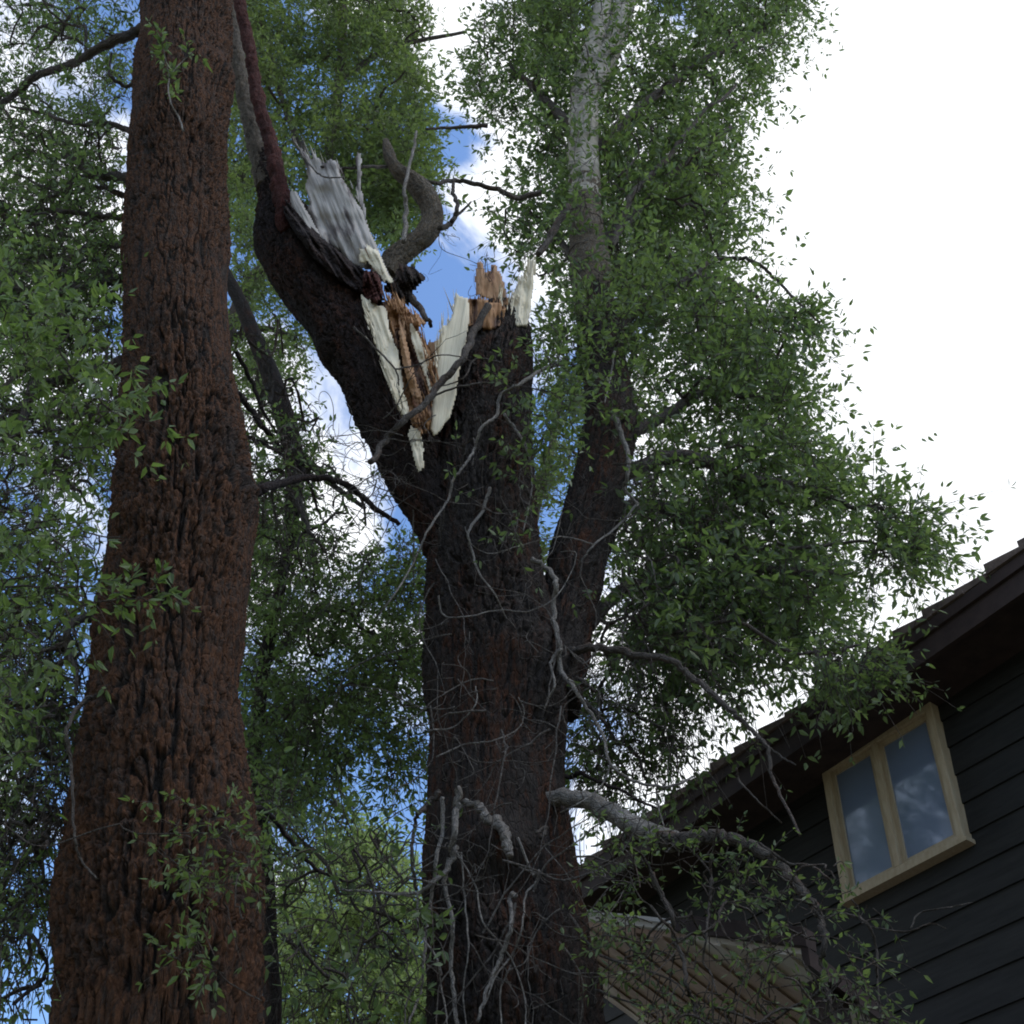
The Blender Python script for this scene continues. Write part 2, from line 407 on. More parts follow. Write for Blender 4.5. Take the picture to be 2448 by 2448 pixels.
def sprays(starts, centre, tlen, size, per, clump=4, droop=.35, out=.6, bare=.0, tr=.0028, upb=.1):
    """leafy shoots: returns twig lines + leaves"""
    n = len(starts)
    o = starts - centre; o /= np.linalg.norm(o, axis=1)[:, None] + 1e-9
    d = o * out + rng.normal(0, .6, (n, 3)); d[:, 2] += upb; d /= np.linalg.norm(d, axis=1)[:, None]
    ln = tlen * rng.uniform(.5, 1.35, n)
    bend = rng.normal(0, .22, (n, 3)); bend[:, 2] -= droop
    def pos(t): return starts[:, None] + (d[:, None] * t[..., None] + bend[:, None] * (t ** 2)[..., None]) * ln[:, None, None]
    ts = np.tile(np.linspace(0, 1, 5), (n, 1)); TP = pos(ts)
    rad = np.linspace(tr, tr * .4, 5)
    lines = [np.hstack([TP[i], rad[:, None]]) for i in range(n)]
    keep = rng.random(n) > bare
    idx = np.arange(per); t = ((idx // clump) * clump + clump) / (math.ceil(per / clump) * clump)
    t = np.tile(t, (n, 1)) + rng.normal(0, .025, (n, per)); t = np.clip(t, .12, 1.02)
    LP = pos(t); tan = (d[:, None] + 2 * bend[:, None] * t[..., None]); tan /= np.linalg.norm(tan, axis=2)[..., None]
    pr = rng.normal(0, 1, (n, per, 3)); pr -= np.sum(pr * tan, 2)[..., None] * tan; pr /= np.linalg.norm(pr, axis=2)[..., None]
    ld = tan * rng.uniform(.25, 1.0, (n, per, 1)) + pr * .85; ld[..., 2] -= .12; ld /= np.linalg.norm(ld, axis=2)[..., None]
    LP = LP + ld * size * .18
    LP = LP[keep].reshape(-1, 3); ld = ld[keep].reshape(-1, 3)
    k = rng.random(len(LP)) < .88
    return lines, LP[k], ld[k]
NL = [0]
class Crown:
    def __init__(s, root, mat, twig_mat, base_nodes):
        s.root, s.mat, s.tm = root, mat, twig_mat; s.nodes = np.asarray(base_nodes, float); s.lines = []; s.V = []; s.Q = []; s.T = []; s.off = 0
    def lobe(s, poly, D0, D1, n_mid, n_fine, n_twig, tlen=.45, size=.075, per=14, gap=0.0, centre=None, bare=0.0, r=(.022, .009), sag=.1,
             droop=.35, tone=0.0, seed=1, out=.6, gs=1.1, upb=.1, tr=.0038, wiggle=.12):
        mid = volume(poly, D0, D1, n_mid, gap, gs, seed)
        l1, nd = grow(s.nodes, mid, r[0], r[1], wiggle=wiggle, sag=sag, npt=7)
        fine = volume(poly, D0, D1, n_fine, gap, gs, seed)
        near = nd if len(nd) < 9000 else nd[rng.choice(len(nd), 9000, False)]
        l2, nd2 = grow(near, fine, r[1] * .8, .004, wiggle=.16, sag=.05, npt=4, maxd=2.5)
        s.lines += l1 + l2
        tip = nd2[len(near):]
        if len(tip) == 0: tip = nd2
        st = tip[rng.integers(0, len(tip), n_twig)] + rng.normal(0, .05, (n_twig, 3))
        c = np.mean(mid, 0) if centre is None else np.asarray(centre)
        l3, LP, ld = sprays(st, c, tlen, size, per, bare=bare, droop=droop, out=out, upb=upb, tr=tr)
        s.lines += l3
        V, Q, T = leaves(LP, ld, size, tone); s.V.append(V); s.Q.append(Q + s.off); s.T.append(T); s.off += len(V); NL[0] += len(LP)
        s.nodes = np.vstack([s.nodes, nd[-min(len(nd), 3000):]])
    def along(s, path, n, tlen, size, per=10, bare=0, tone=0.0, droop=.3):
        A = spline(np.asarray(path)[:, :3], 8); i = rng.integers(int(len(A) * .25), len(A), n)
        l3, LP, ld = sprays(A[i] + rng.normal(0, .02, (n, 3)), A[0], tlen, size, per, bare=bare, droop=droop)
        s.lines += l3; V, Q, T = leaves(LP, ld, size, tone); s.V.append(V); s.Q.append(Q + s.off); s.T.append(T); s.off += len(V); NL[0] += len(LP)
    def build(s, name='crown'):
        mesh_np(name, np.vstack(s.V), np.vstack(s.Q), s.mat, s.root, False, {'tone': np.concatenate(s.T)})
        multi_tube('twigs', s.lines, s.tm, s.root)

# ------------------------------------------------------------------ split wood, traced outline with real thickness
def chunk(name, poly, D, thick, mat, parent, grain=(0, 1), relief=.02, edge=10, cell=3.0, seed=0, tilt=(0, 0), jag=4, gfreq=.22, flat=True):
    """a splintered piece: outline px polygon, thickness in metres, fibres run along grain (px direction)"""
    p = np.array(poly, float); lo, hi = p.min(0) - 6, p.max(0) + 6
    nx = int((hi[0] - lo[0]) / cell) + 1; ny = int((hi[1] - lo[1]) / cell) + 1
    X, Y = np.meshgrid(lo[0] + np.arange(nx) * cell, lo[1] + np.arange(ny) * cell)
    g = np.array(grain, float); g /= np.linalg.norm(g); h = np.array([-g[1], g[0]])
    x, y = X.ravel(), Y.ravel()
    al = x * g[0] + y * g[1]; ac = x * h[0] + y * h[1]
    q = np.stack([ac * gfreq, al * gfreq * .08, np.full_like(x, seed * 3.7)], 1)
    jg = noise(np.stack([ac * .35, al * .02, np.zeros_like(x)], 1), seed) * jag      # torn fibre ends
    jx = noise(np.stack([x * .06, y * .06, np.zeros_like(x)], 1), seed + 8) * jag * .5
    ins = in_poly(x + g[0] * jg * 2 + jx, y + g[1] * jg * 2, poly)
    a, b = p, np.roll(p, -1, 0); dist = np.full(len(x), 1e9)
    for (ax, ay), (bx, by) in zip(a, b):
        vx, vy = bx - ax, by - ay; t = np.clip(((x - ax) * vx + (y - ay) * vy) / (vx * vx + vy * vy + 1e-9), 0, 1)
        dist = np.minimum(dist, np.hypot(x - ax - t * vx, y - ay - t * vy))
    dist = np.where(ins, dist, 0)
    prof = np.sqrt(np.clip(dist / edge, 0, 1)) if flat else np.sqrt(np.clip(1 - (1 - np.clip(dist / edge, 0, 1)) ** 2, 0, 1))
    fib = noise(q, seed) * .55 + noise(q * np.array([2.7, 2, 1]), seed + 1) * .3 + noise(q * np.array([6, 5, 1]), seed + 2) * .15
    lump = noise(np.stack([x * .03, y * .03, np.zeros_like(x)], 1), seed + 4)
    front = prof * thick * .5 + prof * relief * (fib * 1.3 + lump)
    back = -prof * thick * .5 + prof * relief * .5 * lump
    cx, cy = p.mean(0); Dt = D + tilt[0] * (x - cx) / 100 + tilt[1] * (y - cy) / 100
    VF = at_many(x, y, Dt - front); VB = at_many(x, y, Dt - back)
    ins2 = ins.reshape(ny, nx); cellin = ins2[:-1, :-1] & ins2[1:, :-1] & ins2[:-1, 1:] & ins2[1:, 1:]
    jj, ii = np.nonzero(cellin); v0 = jj * nx + ii; n = len(x)
    QF = np.stack([v0, v0 + nx, v0 + nx + 1, v0 + 1], 1); QB = QF[:, ::-1] + n
    # rim between the two skins
    from collections import Counter
    e = np.vstack([QF[:, [0, 1]], QF[:, [1, 2]], QF[:, [2, 3]], QF[:, [3, 0]]])
    key = set(map(tuple, e)); rim = [(u, v) for u, v in key if (v, u) not in key]
    QR = np.array([[v, u, u + n, v + n] for u, v in rim]) if rim else np.zeros((0, 4), int)
    Qa = np.vstack([QF, QB, QR]); V = np.vstack([VF, VB])
    used = np.unique(Qa); remap = np.zeros(len(V), int); remap[used] = np.arange(len(used))
    sc = depth(at(cx, cy, D)) / F
    bc = np.stack([ac * sc, np.full_like(ac, seed * .37), al * sc], 1); bc = np.vstack([bc, bc])
    rd = np.clip(.55 + fib * .6, 0, 1); rd = np.concatenate([rd, rd])
    return mesh_np(name, V[used], remap[Qa], mat, parent, True, {'bark': bc[used], 'ridge': rd[used]})

# ================================================================== GROUND
def ground():
    m, t, b = newmat('grass_ground', .95, .1)
    p = t.nodes.new('ShaderNodeTexCoord')
    n = tnoise(t, p.outputs['Object'], .6, 8, .7)
    t.links.new(tramp(t, n, [(.35, (.10, .11, .06)), (.5, (.17, .16, .10)), (.7, (.26, .22, .16))]), b.inputs['Base Color'])
    tbump(t, b, tnoise(t, p.outputs['Object'], 25, 4), .6, .05)
    n_ = 80; xs = np.sign(np.linspace(-1, 1, n_)) * np.abs(np.linspace(-1, 1, n_)) ** 3 * 900
    X, Y = np.meshgrid(xs, xs); V = np.stack([X.ravel(), Y.ravel(), np.zeros(n_ * n_)], 1)
    V[:, 2] = noise(V * .25, 3) * .05 - .05 + noise(V * .01, 4) * 1.2 * sstep(np.hypot(V[:, 0], V[:, 1]), 25, 120)
    i, j = np.meshgrid(np.arange(n_ - 1), np.arange(n_ - 1)); v = (j * n_ + i).ravel()
    o = mesh_np('ground', V, np.stack([v, v + 1, v + n_ + 1, v + n_], 1), m); o['kind'] = 'structure'
ground()

# ================================================================== HOUSE
def house():
    vh = np.array([-2842., -2734., -F]); u = RW @ vh; u[2] = 0; u /= -np.linalg.norm(u)      # horizontal along the wall, to the right
    up = np.array([0, 0, 1.]); nrm = np.cross(u, up)
    if nrm.dot(EYE - at(2150, 1900, 8)) < 0: nrm = -nrm
    d0 = ray(2016, 2152); Pw = EYE + d0 * 10.2
    O = Pw.copy(); O[2] = 0
    def hit(px, py, off=0.0):
        d = ray(px, py); q = Pw + nrm * off; return EYE + d * ((q - EYE).dot(nrm) / d.dot(nrm))
    def sz(p): return float((p - O).dot(u)), float(p[2])
    def W(s, z, n=0.0): return O + u * s + up * z + nrm * n
    root = thing('house', 'dark green clapboard house with brown gable roof, right of the broken tree', 'house', O)
    print('HOUSE u', u, 'n', nrm, 'win', [sz(hit(*p)) for p in ((2016, 2152), (2308, 2007), (1963, 1831), (2224, 1676))], 'dist', O)
    def box(vs, fs, s0, s1, z0, z1, n0, n1):
        k = len(vs)
        for n in (n0, n1):
            for s, z in ((s0, z0), (s1, z0), (s1, z1), (s0, z1)): vs.append(W(s, z, n))
        fs += [[k, k + 1, k + 2, k + 3], [k + 7, k + 6, k + 5, k + 4], [k, k + 4, k + 5, k + 1], [k + 1, k + 5, k + 6, k + 2], [k + 2, k + 6, k + 7, k + 3], [k + 3, k + 7, k + 4, k]]
    # materials
    m, t, b = newmat('dark_green_siding', .7, .3)
    p = t.nodes.new('ShaderNodeTexCoord'); n = tnoise(t, tmap(t, p.outputs['Object'], (1, 1, 9)), 3, 6, .65)
    t.links.new(tramp(t, n, [(.3, (.011, .0105, .0095)), (.7, (.025, .024, .0215))]), b.inputs['Base Color']); tbump(t, b, n, .3, .01); m_side = m
    m, t, b = newmat('brown_stained_board', .75, .25)
    p = t.nodes.new('ShaderNodeTexCoord'); n = tnoise(t, p.outputs['Object'], 7, 6, .65)
    t.links.new(tramp(t, n, [(.3, (.030, .020, .018)), (.7, (.058, .039, .034))]), b.inputs['Base Color']); tbump(t, b, n, .3, .01); m_fas = m
    m, t, b = newmat('shingle_brown', .9, .2)
    p = t.nodes.new('ShaderNodeTexCoord'); n = tnoise(t, p.outputs['Object'], 9, 6, .7)
    t.links.new(tramp(t, n, [(.3, (.07, .05, .042)), (.7, (.20, .15, .125))]), b.inputs['Base Color']); tbump(t, b, n, .5, .02); m_sh = m
    m, t, b = newmat('ochre_window_wood', .55, .35)
    p = t.nodes.new('ShaderNodeTexCoord'); n = tnoise(t, tmap(t, p.outputs['Object'], (6, 6, 1)), 6, 5, .6)
    t.links.new(tramp(t, n, [(.3, (.36, .27, .165)), (.7, (.47, .385, .26))]), b.inputs['Base Color']); tbump(t, b, n, .2, .004); m_win = m
    m, t, b = newmat('window_glass', .09, .6); b.inputs['Base Color'].default_value = (.26, .33, .46, 1); b.inputs['Metallic'].default_value = .42; b.inputs['IOR'].default_value = 1.6  # blue-grey base colour paints in the sky reflection on the panes
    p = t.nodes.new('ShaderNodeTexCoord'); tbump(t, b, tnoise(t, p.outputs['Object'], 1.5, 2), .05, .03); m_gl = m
    OV = .55
    # rake line (top edge of the barge board) in its own plane
    T1 = sz(hit(2448, 1318, OV)); T2 = sz(hit(1632, 1904, OV)); B1 = sz(hit(2448, 1415, OV))
    sl_ = (T1[1] - T2[1]) / (T1[0] - T2[0]); z_at = lambda s: T2[1] + sl_ * (s - T2[0])
    fh = (z_at(B1[0]) - B1[1])
    print('slope', sl_, 'fascia', fh, 'T1', T1, 'T2', T2)
    sL = sz(hit(1385, 2062, OV))[0] - 1.6; sR = T1[0] + 1.3; sE = 2 * sR - sL
    zr = lambda s: z_at(s) if s <= sR else z_at(2 * sR - s)
    DEP = 8.0
    # siding: every board tilted, its lower edge proud of the one below
    bh = .245; vs, fs = [], []; k = 0; wl, wr = sL + .5, sE - .5
    z = .3
    while z < zr(sR) - fh:
        zt = z + bh; segs = []
        # crossing with the roof underside
        def lim(zz):
            s_ = T2[0] + (zz + fh * .55 - T2[1]) / sl_; return max(wl, s_), min(wr, 2 * sR - s_)
        a0, c0 = lim(z); a1, c1 = lim(zt)
        if a1 < c1:
            k = len(vs)
            vs += [W(a0, z, .030), W(c0, z, .030), W(c1, zt + .01, .012), W(a1, zt + .01, .012), W(a0, z, -.05), W(c0, z, -.05), W(c1, zt + .01, -.05), W(a1, zt + .01, -.05)]
            fs += [[k, k + 1, k + 2, k + 3], [k + 4, k + 5, k + 1, k], [k + 3, k + 2, k + 6, k + 7], [k + 1, k + 5, k + 6, k + 2], [k + 4, k, k + 3, k + 7]]
        z = zt
    zside = zr(wl) - fh
    # plain side and rear walls
    box(vs, fs, wl, wl + .1, 0, zside, -DEP, -.06); box(vs, fs, wr - .1, wr, 0, zside, -DEP, -.06)
    k = len(vs); vs += [W(wl, 0, -DEP), W(wr, 0, -DEP), W(wr, zside, -DEP), W(sR, zr(sR) - fh, -DEP), W(wl, zside, -DEP)]; fs += [[k, k + 1, k + 2, k + 3, k + 4]]
    box(vs, fs, wl, wr, 0, .3, -.2, .03)
    mesh_py('wall', vs, fs, m_side, root)
    # barge boards and soffit
    vs, fs = [], []
    def slab(vs, fs, s0, s1, t0, t1, n0, n1):
        k = len(vs)
        for n in (n0, n1):
            for s, dz in ((s0, t0), (s1, t0), (s1, t1), (s0, t1)): vs.append(W(s, zr(s) + dz, n))
        fs += [[k, k + 1, k + 2, k + 3], [k + 7, k + 6, k + 5, k + 4], [k, k + 4, k + 5, k + 1], [k + 1, k + 5, k + 6, k + 2], [k + 2, k + 6, k + 7, k + 3], [k + 3, k + 7, k + 4, k]]
    for a, c in ((sL, sR), (sR, sE)):
        slab(vs, fs, a, c, -fh, -.17 * fh, OV - .045, OV); slab(vs, fs, a, c, -.42 * fh, -.03, OV + .002, OV + .03)
    mesh_py('barge_board', vs, fs, m_fas, root)
    vs, fs = [], []
    for a, c in ((sL, sR), (sR, sE)): slab(vs, fs, a, c, -fh * .86, -fh * .80, -DEP, OV - .05)
    mesh_py('soffit', vs, fs, m_fas, root)
    vs, fs = [], []
    # shingle courses: each a thick tilted strip, its butt showing as a step along the rake
    rr_ = random.Random(3); cs = .30
    s = sL - .08
    while s < sR:
        e = min(s + cs * 1.25, sR + .02); j = rr_.uniform(-.01, .015); k = len(vs)
        for n in (OV + .045 + j, -DEP - .2):
            vs += [W(s, zr(min(s, sR)) - .02, n), W(e, z_at(e) - .03, n), W(e, z_at(e) + .0, n), W(s, z_at(s) + .070 + j, n)]
        fs += [[k, k + 1, k + 2, k + 3], [k + 7, k + 6, k + 5, k + 4], [k + 1, k + 5, k + 6, k + 2], [k + 2, k + 6, k + 7, k + 3], [k + 3, k + 7, k + 4, k], [k, k + 4, k + 5, k + 1]]
        k = len(vs)
        for n in (OV + .045 + j, -DEP - .2):
            f_ = lambda q: 2 * sR - q
            vs += [W(f_(s), z_at(s) - .02, n), W(f_(e), z_at(e) - .03, n), W(f_(e), z_at(e), n), W(f_(s), z_at(s) + .070 + j, n)]
        fs += [[k, k + 1, k + 2, k + 3], [k + 7, k + 6, k + 5, k + 4], [k + 1, k + 5, k + 6, k + 2], [k + 2, k + 6, k + 7, k + 3], [k + 3, k + 7, k + 4, k], [k, k + 4, k + 5, k + 1]]
        s += cs
    mesh_py('roof', vs, fs, m_sh, root)
    # window
    q = [sz(hit(*p, .10)) for p in ((2016, 2152), (2308, 2007), (1963, 1831), (2224, 1676))]
    s0 = (q[0][0] + q[2][0]) / 2; s1 = (q[1][0] + q[3][0]) / 2; z0 = (q[0][1] + q[1][1]) / 2; z1 = (q[2][1] + q[3][1]) / 2
    print('window', s0, s1, z0, z1)
    vs, fs = [], []; fw = .062; sm = s0 + (s1 - s0) * .475
    box(vs, fs, s0, s0 + fw, z0, z1, .0, .11); box(vs, fs, s1 - fw, s1, z0, z1, .0, .11)
    box(vs, fs, s0 + fw, s1 - fw, z1 - fw * 1.3, z1, .0, .107); box(vs, fs, s0 + fw, s1 - fw, z0 + .012, z0 + fw * .8, .0, .107)
    box(vs, fs, sm - .028, sm + .028, z0 + fw * .8, z1 - fw * 1.3, .0, .104)
    wn = mesh_py('window', vs, fs, m_win, root); child_org(wn, root)
    md = wn.modifiers.new('bevel', 'BEVEL'); md.width = .006; md.segments = 2
    for a, c, nm in ((s0 + fw, sm - .028, 'sash'), (sm + .028, s1 - fw, 'sash')):
        vs, fs = [], []; g = .042; za, zb = z0 + fw * .8, z1 - fw * 1.3
        box(vs, fs, a, a + g, za, zb, .045, .072); box(vs, fs, c - g, c, za, zb, .045, .072)
        box(vs, fs, a + g, c - g, zb - g, zb, .045, .070); box(vs, fs, a + g, c - g, za, za + g, .045, .070)
        mesh_py('sash', vs, fs, m_win, wn)
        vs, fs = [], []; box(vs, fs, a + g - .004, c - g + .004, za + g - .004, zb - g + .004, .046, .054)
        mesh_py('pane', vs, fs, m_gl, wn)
    vs, fs = [], []; box(vs, fs, s0 - .02, s1 + .02, z0 - .025, z0 + .01, .0, .118); mesh_py('sill', vs, fs, m_win, wn)
    # porch: boarded underside of its roof, sloping down to the right along the wall
    m, t, b = newmat('porch_boards', .8, .25)
    p = t.nodes.new('ShaderNodeTexCoord'); n = tnoise(t, p.outputs['Object'], 5, 6, .65)
    n2 = tnoise(t, p.outputs['Object'], .9, 3, .5)
    c = tramp(t, n, [(.3, (.27, .18, .14)), (.7, (.46, .33, .26))])
    c = tmix(t, trange(t, n2, .45, .6), c, (.66, .58, .50))
    t.links.new(c, b.inputs['Base Color']); m_po = m
    m, t, b = newmat('pale_trim_paint', .6, .3); b.inputs['Base Color'].default_value = (.48, .45, .41, 1); m_tr = m
    ND = 2.6
    A = hit(1385, 2212, ND); Bp = hit(1925, 2282, ND); a, c = sz(A), sz(Bp)
    sl2 = (c[1] - a[1]) / (c[0] - a[0]); pz = lambda s: a[1] + sl2 * (s - a[0])
    print('porch', a, c, sl2)
    pl = a[0] - 1.0; pr_ = c[0]; vs, fs = [], []
    pw = .115; nb = int((pr_ - pl) / pw)
    def bar(vs, fs, sA, sB, dz0, dz1, n0, n1):
        k = len(vs)
        for nn_ in (n0, n1):
            q = -.30 * (ND - min(nn_, ND)); vs += [W(sA, pz(sA) + dz0 + q, nn_), W(sB, pz(sB) + dz0 + q, nn_), W(sB, pz(sB) + dz1 + q, nn_), W(sA, pz(sA) + dz1 + q, nn_)]
        fs += [[k, k + 1, k + 2, k + 3], [k + 7, k + 6, k + 5, k + 4], [k, k + 4, k + 5, k + 1], [k + 1, k + 5, k + 6, k + 2], [k + 2, k + 6, k + 7, k + 3], [k + 3, k + 7, k + 4, k]]
    for i in range(nb):
        x0 = pr_ - (i + 1) * pw; bar(vs, fs, x0, x0 + pw - .003, -(.014 if i % 2 else 0), .03 + .002 * (i % 2), .06, ND)
    prr = mesh_py('porch_roof', vs, fs, m_po, root); child_org(prr, root)
    mid = a[0] + (c[0] - a[0]) * .5
    vs, fs = [], []; bar(vs, fs, pl, mid, .035, .10, ND - .03, ND + .04); bar(vs, fs, pl, mid, .07, .095, ND + .042, ND + .06); mesh_py('flashing', vs, fs, m_tr, prr)
    vs, fs = [], []
    bar(vs, fs, mid + .002, pr_ + .05, .035, .135, ND - .03, ND + .04); bar(vs, fs, pr_ + .003, pr_ + .05, -.06, .033, .06, ND + .03); mesh_py('edge_board', vs, fs, m_fas, prr)
    for sp in (pl + .2, pr_ - .1):
        vs, fs = [], []; box(vs, fs, sp - .07, sp + .07, 0, pz(sp + .07) - .05, ND - .3, ND - .16); mesh_py('porch_post', vs, fs, m_fas, root)
    return
house()

# ================================================================== BROKEN TREE
BD = 6.2
def ground_path(rows, spread=1.5):
    """adds the stretch from the ground up to the first row"""
    p = pxpath(rows); g = p[0].copy(); d = p[0] - p[1]
    g[:3] = p[0][:3] + (d[:3] / abs(d[2])) * p[0][2] * .6 * np.array([1, 1, 0]); g[2] = -.15
    g1 = g.copy(); g1[3] *= spread; m1 = g.copy(); m1[:3] = g[:3] * .75 + p[0][:3] * .25; m1[3] = p[0][3] * 1.12
    m2 = g.copy(); m2[:3] = g[:3] * .35 + p[0][:3] * .65
    return np.vstack([g1[None], m1[None], m2[None], p])
def vst(p): return .10 if p[2] < 2.6 else .013

rows = [(x * K, y * K, w_ * K, BD) for x, y, w_ in [(972, 1960, 330), (960, 1800, 300), (948, 1680, 284), (938, 1500, 256), (938, 1380, 250), (936, 1280, 252), (928, 1180, 226),
        (912, 1050, 200), (906, 950, 200), (908, 860, 192), (920, 770, 166), (932, 690, 146), (942, 630, 118), (948, 600, 92)]]
mp_ = ground_path(rows)
base = mp_[0][:3].copy(); base[2] = 0
bt = thing('broken_cottonwood_tree', 'split and snapped tree with jagged cream wood at the break, in the middle', 'tree', base)
def bmp(px, py, D, r, a): q = at(px, py, D); return (*q, r, a)
def trunk_r(px): return 0
bumps = [bmp(*Z(0, 1010, 1225), BD - .35, .28, .10), bmp(*Z(0, 930, 1590), BD - .5, .17, .13), bmp(*Z(7, 950, 1060), BD - .5, .16, -.17), bmp(*Z(0, 1050, 1330), BD - .3, .2, .06)]
tube('trunk', mp_, M['bark'], bt, 330, disp=bark_disp(.042, 22, .07, bumps, .022, 3), vstep=vst)
# right-hand leader
lead = [(1035, 1330, 110, BD - .1), (1052, 1250, 112, BD - .05), (1070, 1160, 108, BD + .02), (1090, 1060, 116, BD + .05), (1118, 960, 116, BD + .1), (1140, 870, 104, BD + .15), (1152, 780, 96, BD + .2), (1140, 690, 84, BD + .3),
        (1126, 610, 74, BD + .4), (1116, 540, 66, BD + .46)]
tube('leader', pxpath([(x * K, y * K, w_ * K, D) for x, y, w_, D in lead]), M['bark'], bt, 150, step=.016, disp=bark_disp(.034, 24, .08, (), .025, 8))
tube('middle_stem', pxpath([(x * K, y * K, w_ * K, D) for x, y, w_, D in [(1134, 650, 60, BD + .35), (1124, 590, 74, BD + .41), (1114, 510, 70, BD + .49), (1106, 420, 64, BD + .59), (1103, 350, 60, BD + .64)]]), M['mottled'], bt, 60, step=.02, disp=bark_disp(.012, 30, .2, (), .02, 19))
up1 = [(1104, 385, 61, BD + .62), (1102, 330, 58, BD + .65), (1100, 240, 56, BD + .7), (1104, 170, 52, BD + .75), (1108, 130, 40, BD + .78), (1126, 70, 36, BD + .8), (1140, 0, 33, BD + .85), (1150, -80, 28, BD + .9), (1160, -220, 14, BD + .9)]
up2 = [(1104, 190, 40, BD + .76), (1130, 140, 42, BD + .78), (1160, 75, 40, BD + .8), (1180, 0, 38, BD + .85), (1205, -90, 30, BD + .9), (1230, -230, 14, BD + 1)]
pu1 = pxpath([(x * K, y * K, w_ * K, D) for x, y, w_, D in up1]); pu2 = pxpath([(x * K, y * K, w_ * K, D) for x, y, w_, D in up2])
tube('upper_stem', pu1, M['pale'], bt, 40, step=.04, disp=small_disp(.08, 2))
tube('upper_stem', pu2, M['pale'], bt, 40, step=.04, disp=small_disp(.08, 4))
# left-hand limb that the split pushed over
spl = [(838, 1040, 90, BD - .05), (812, 950, 100, BD - .08), (776, 860, 112, BD - .1), (740, 770, 122, BD - .12), (706, 690, 120, BD - .12), (655, 605, 150, BD - .1), (606, 540, 158, BD - .05), (560, 475, 124, BD), (532, 410, 86, BD + .05), (512, 350, 58, BD + .1), (498, 300, 44, BD + .15)]
spp = pxpath([(x * K, y * K, w_ * K, D) for x, y, w_, D in spl])
tube('leaning_limb', spp, M['black_bark'], bt, 170, step=.014, disp=bark_disp(.03, 26, .4, (), .06, 15))
pst = pxpath([(x * K, y * K, w_ * K, D) for x, y, w_, D in [(510, 360, 50, BD + .1), (492, 300, 42, BD + .15), (478, 240, 38, BD + .2), (462, 180, 32, BD + .25), (450, 120, 28, BD + .3), (440, 40, 24, BD + .35), (430, -120, 14, BD + .4)]])
tube('upper_stem', pst, M['mottled'], bt, 30, step=.025, disp=small_disp(.2, 6))
red = pxpath([(x * K, y * K, w_ * K, D) for x, y, w_, D in [(542, 440, 30, BD - .32), (532, 380, 30, BD - .3), (522, 320, 28, BD - .28), (506, 255, 25, BD - .25), (488, 190, 24, BD - .2), (476, 120, 22, BD - .15), (462, 50, 22, BD - .1), (450, -10, 20, BD - .05), (436, -120, 16, BD)]])
tube('dead_limb', red, M['red_limb'], bt, 26, step=.02, disp=small_disp(.34, 8))['label'] = 'reddish peeled dead limb'
# hooked limb
hk = [(900, 960), (960, 870), (1040, 805), (1120, 745), (1165, 660), (1160, 580), (1120, 500), (1050, 430), (975, 375), (930, 300), (905, 205)]
hw = [120, 140, 135, 132, 132, 130, 118, 100, 88, 74, 54]
hp = [(*Z(2, x, y), w_ * .42236, BD - .1 - .02 * i) for i, ((x, y), w_) in enumerate(zip(hk, hw))]
tube('hooked_limb', pxpath(hp), M['mottled'], bt, 70, step=.012, disp=bark_disp(.020, 30, .6, (), .05, 22))
def P2(k, L_): return [Z(k, *p) for p in L_]
# torn wood
chunk('splintered_wood', P2(2, [(485, 300), (490, 255), (515, 292), (560, 330), (600, 300), (640, 330), (650, 400), (700, 470), (740, 540), (775, 600), (800, 660), (830, 740), (880, 850), (920, 940), (960, 1020), (950, 1035), (890, 1010), (850, 950), (770, 930), (700, 905), (640, 830), (560, 800), (480, 740), (430, 660), (440, 600), (470, 560), (445, 470), (455, 400), (445, 330), (400, 250), (372, 188), (425, 240)]),
      BD - .42, .11, M['greywood'], bt, grain=(.42, 1), relief=.034, edge=8, seed=3, jag=2.2, gfreq=.065, tilt=(-.04, .05))['label'] = 'weathered grey slab of split wood'
chunk('splintered_wood', P2(2, [(350, 470), (400, 480), (440, 560), (520, 700), (560, 800), (480, 740), (400, 640), (370, 580)]), BD - .45, .07, M['greywood'], bt, grain=(.5, 1), relief=.03, edge=8, seed=5, gfreq=.12)
chunk('splintered_wood', P2(2, [(735, 262), (768, 262), (772, 480), (800, 640), (815, 740), (780, 640), (735, 500)]), BD - .44, .06, M['greywood'], bt, grain=(.1, 1), relief=.015, edge=6, seed=6)
chunk('splintered_wood', P2(2, [(745, 830), (790, 790), (870, 830), (900, 910), (965, 1025), (890, 1015), (850, 950), (800, 900), (750, 900)]), BD - .50, .07, M['fresh'], bt, grain=(.45, 1), relief=.02, edge=8, seed=7)
chunk('bark_flap', P2(2, [(330, 520), (420, 620), (560, 760), (700, 880), (790, 930), (880, 960), (900, 1120), (840, 1130), (770, 1080), (640, 1000), (500, 880), (380, 720), (320, 600)]), BD - .46, .16, M['black_bark'], bt, grain=(.7, 1), relief=.05, edge=16, seed=9, flat=False)
chunk('torn_knot', P2(2, [(768, 950), (800, 915), (850, 930), (885, 1010), (895, 1110), (850, 1130), (790, 1110), (760, 1030)]), BD - .54, .12, M['red_limb'], bt, grain=(.3, 1), relief=.07, edge=12, seed=11, flat=False, jag=6, gfreq=.3)
chunk('broken_stub', P2(2, [(950, 960), (975, 880), (1020, 905), (1060, 880), (1080, 925), (1120, 950), (1132, 995), (1095, 1040), (1060, 1090), (1040, 1140), (960, 1120), (880, 1040)]), BD - .40, .22, M['bark'], bt, grain=(.4, 1), relief=.07, edge=24, seed=13, flat=False, jag=5)
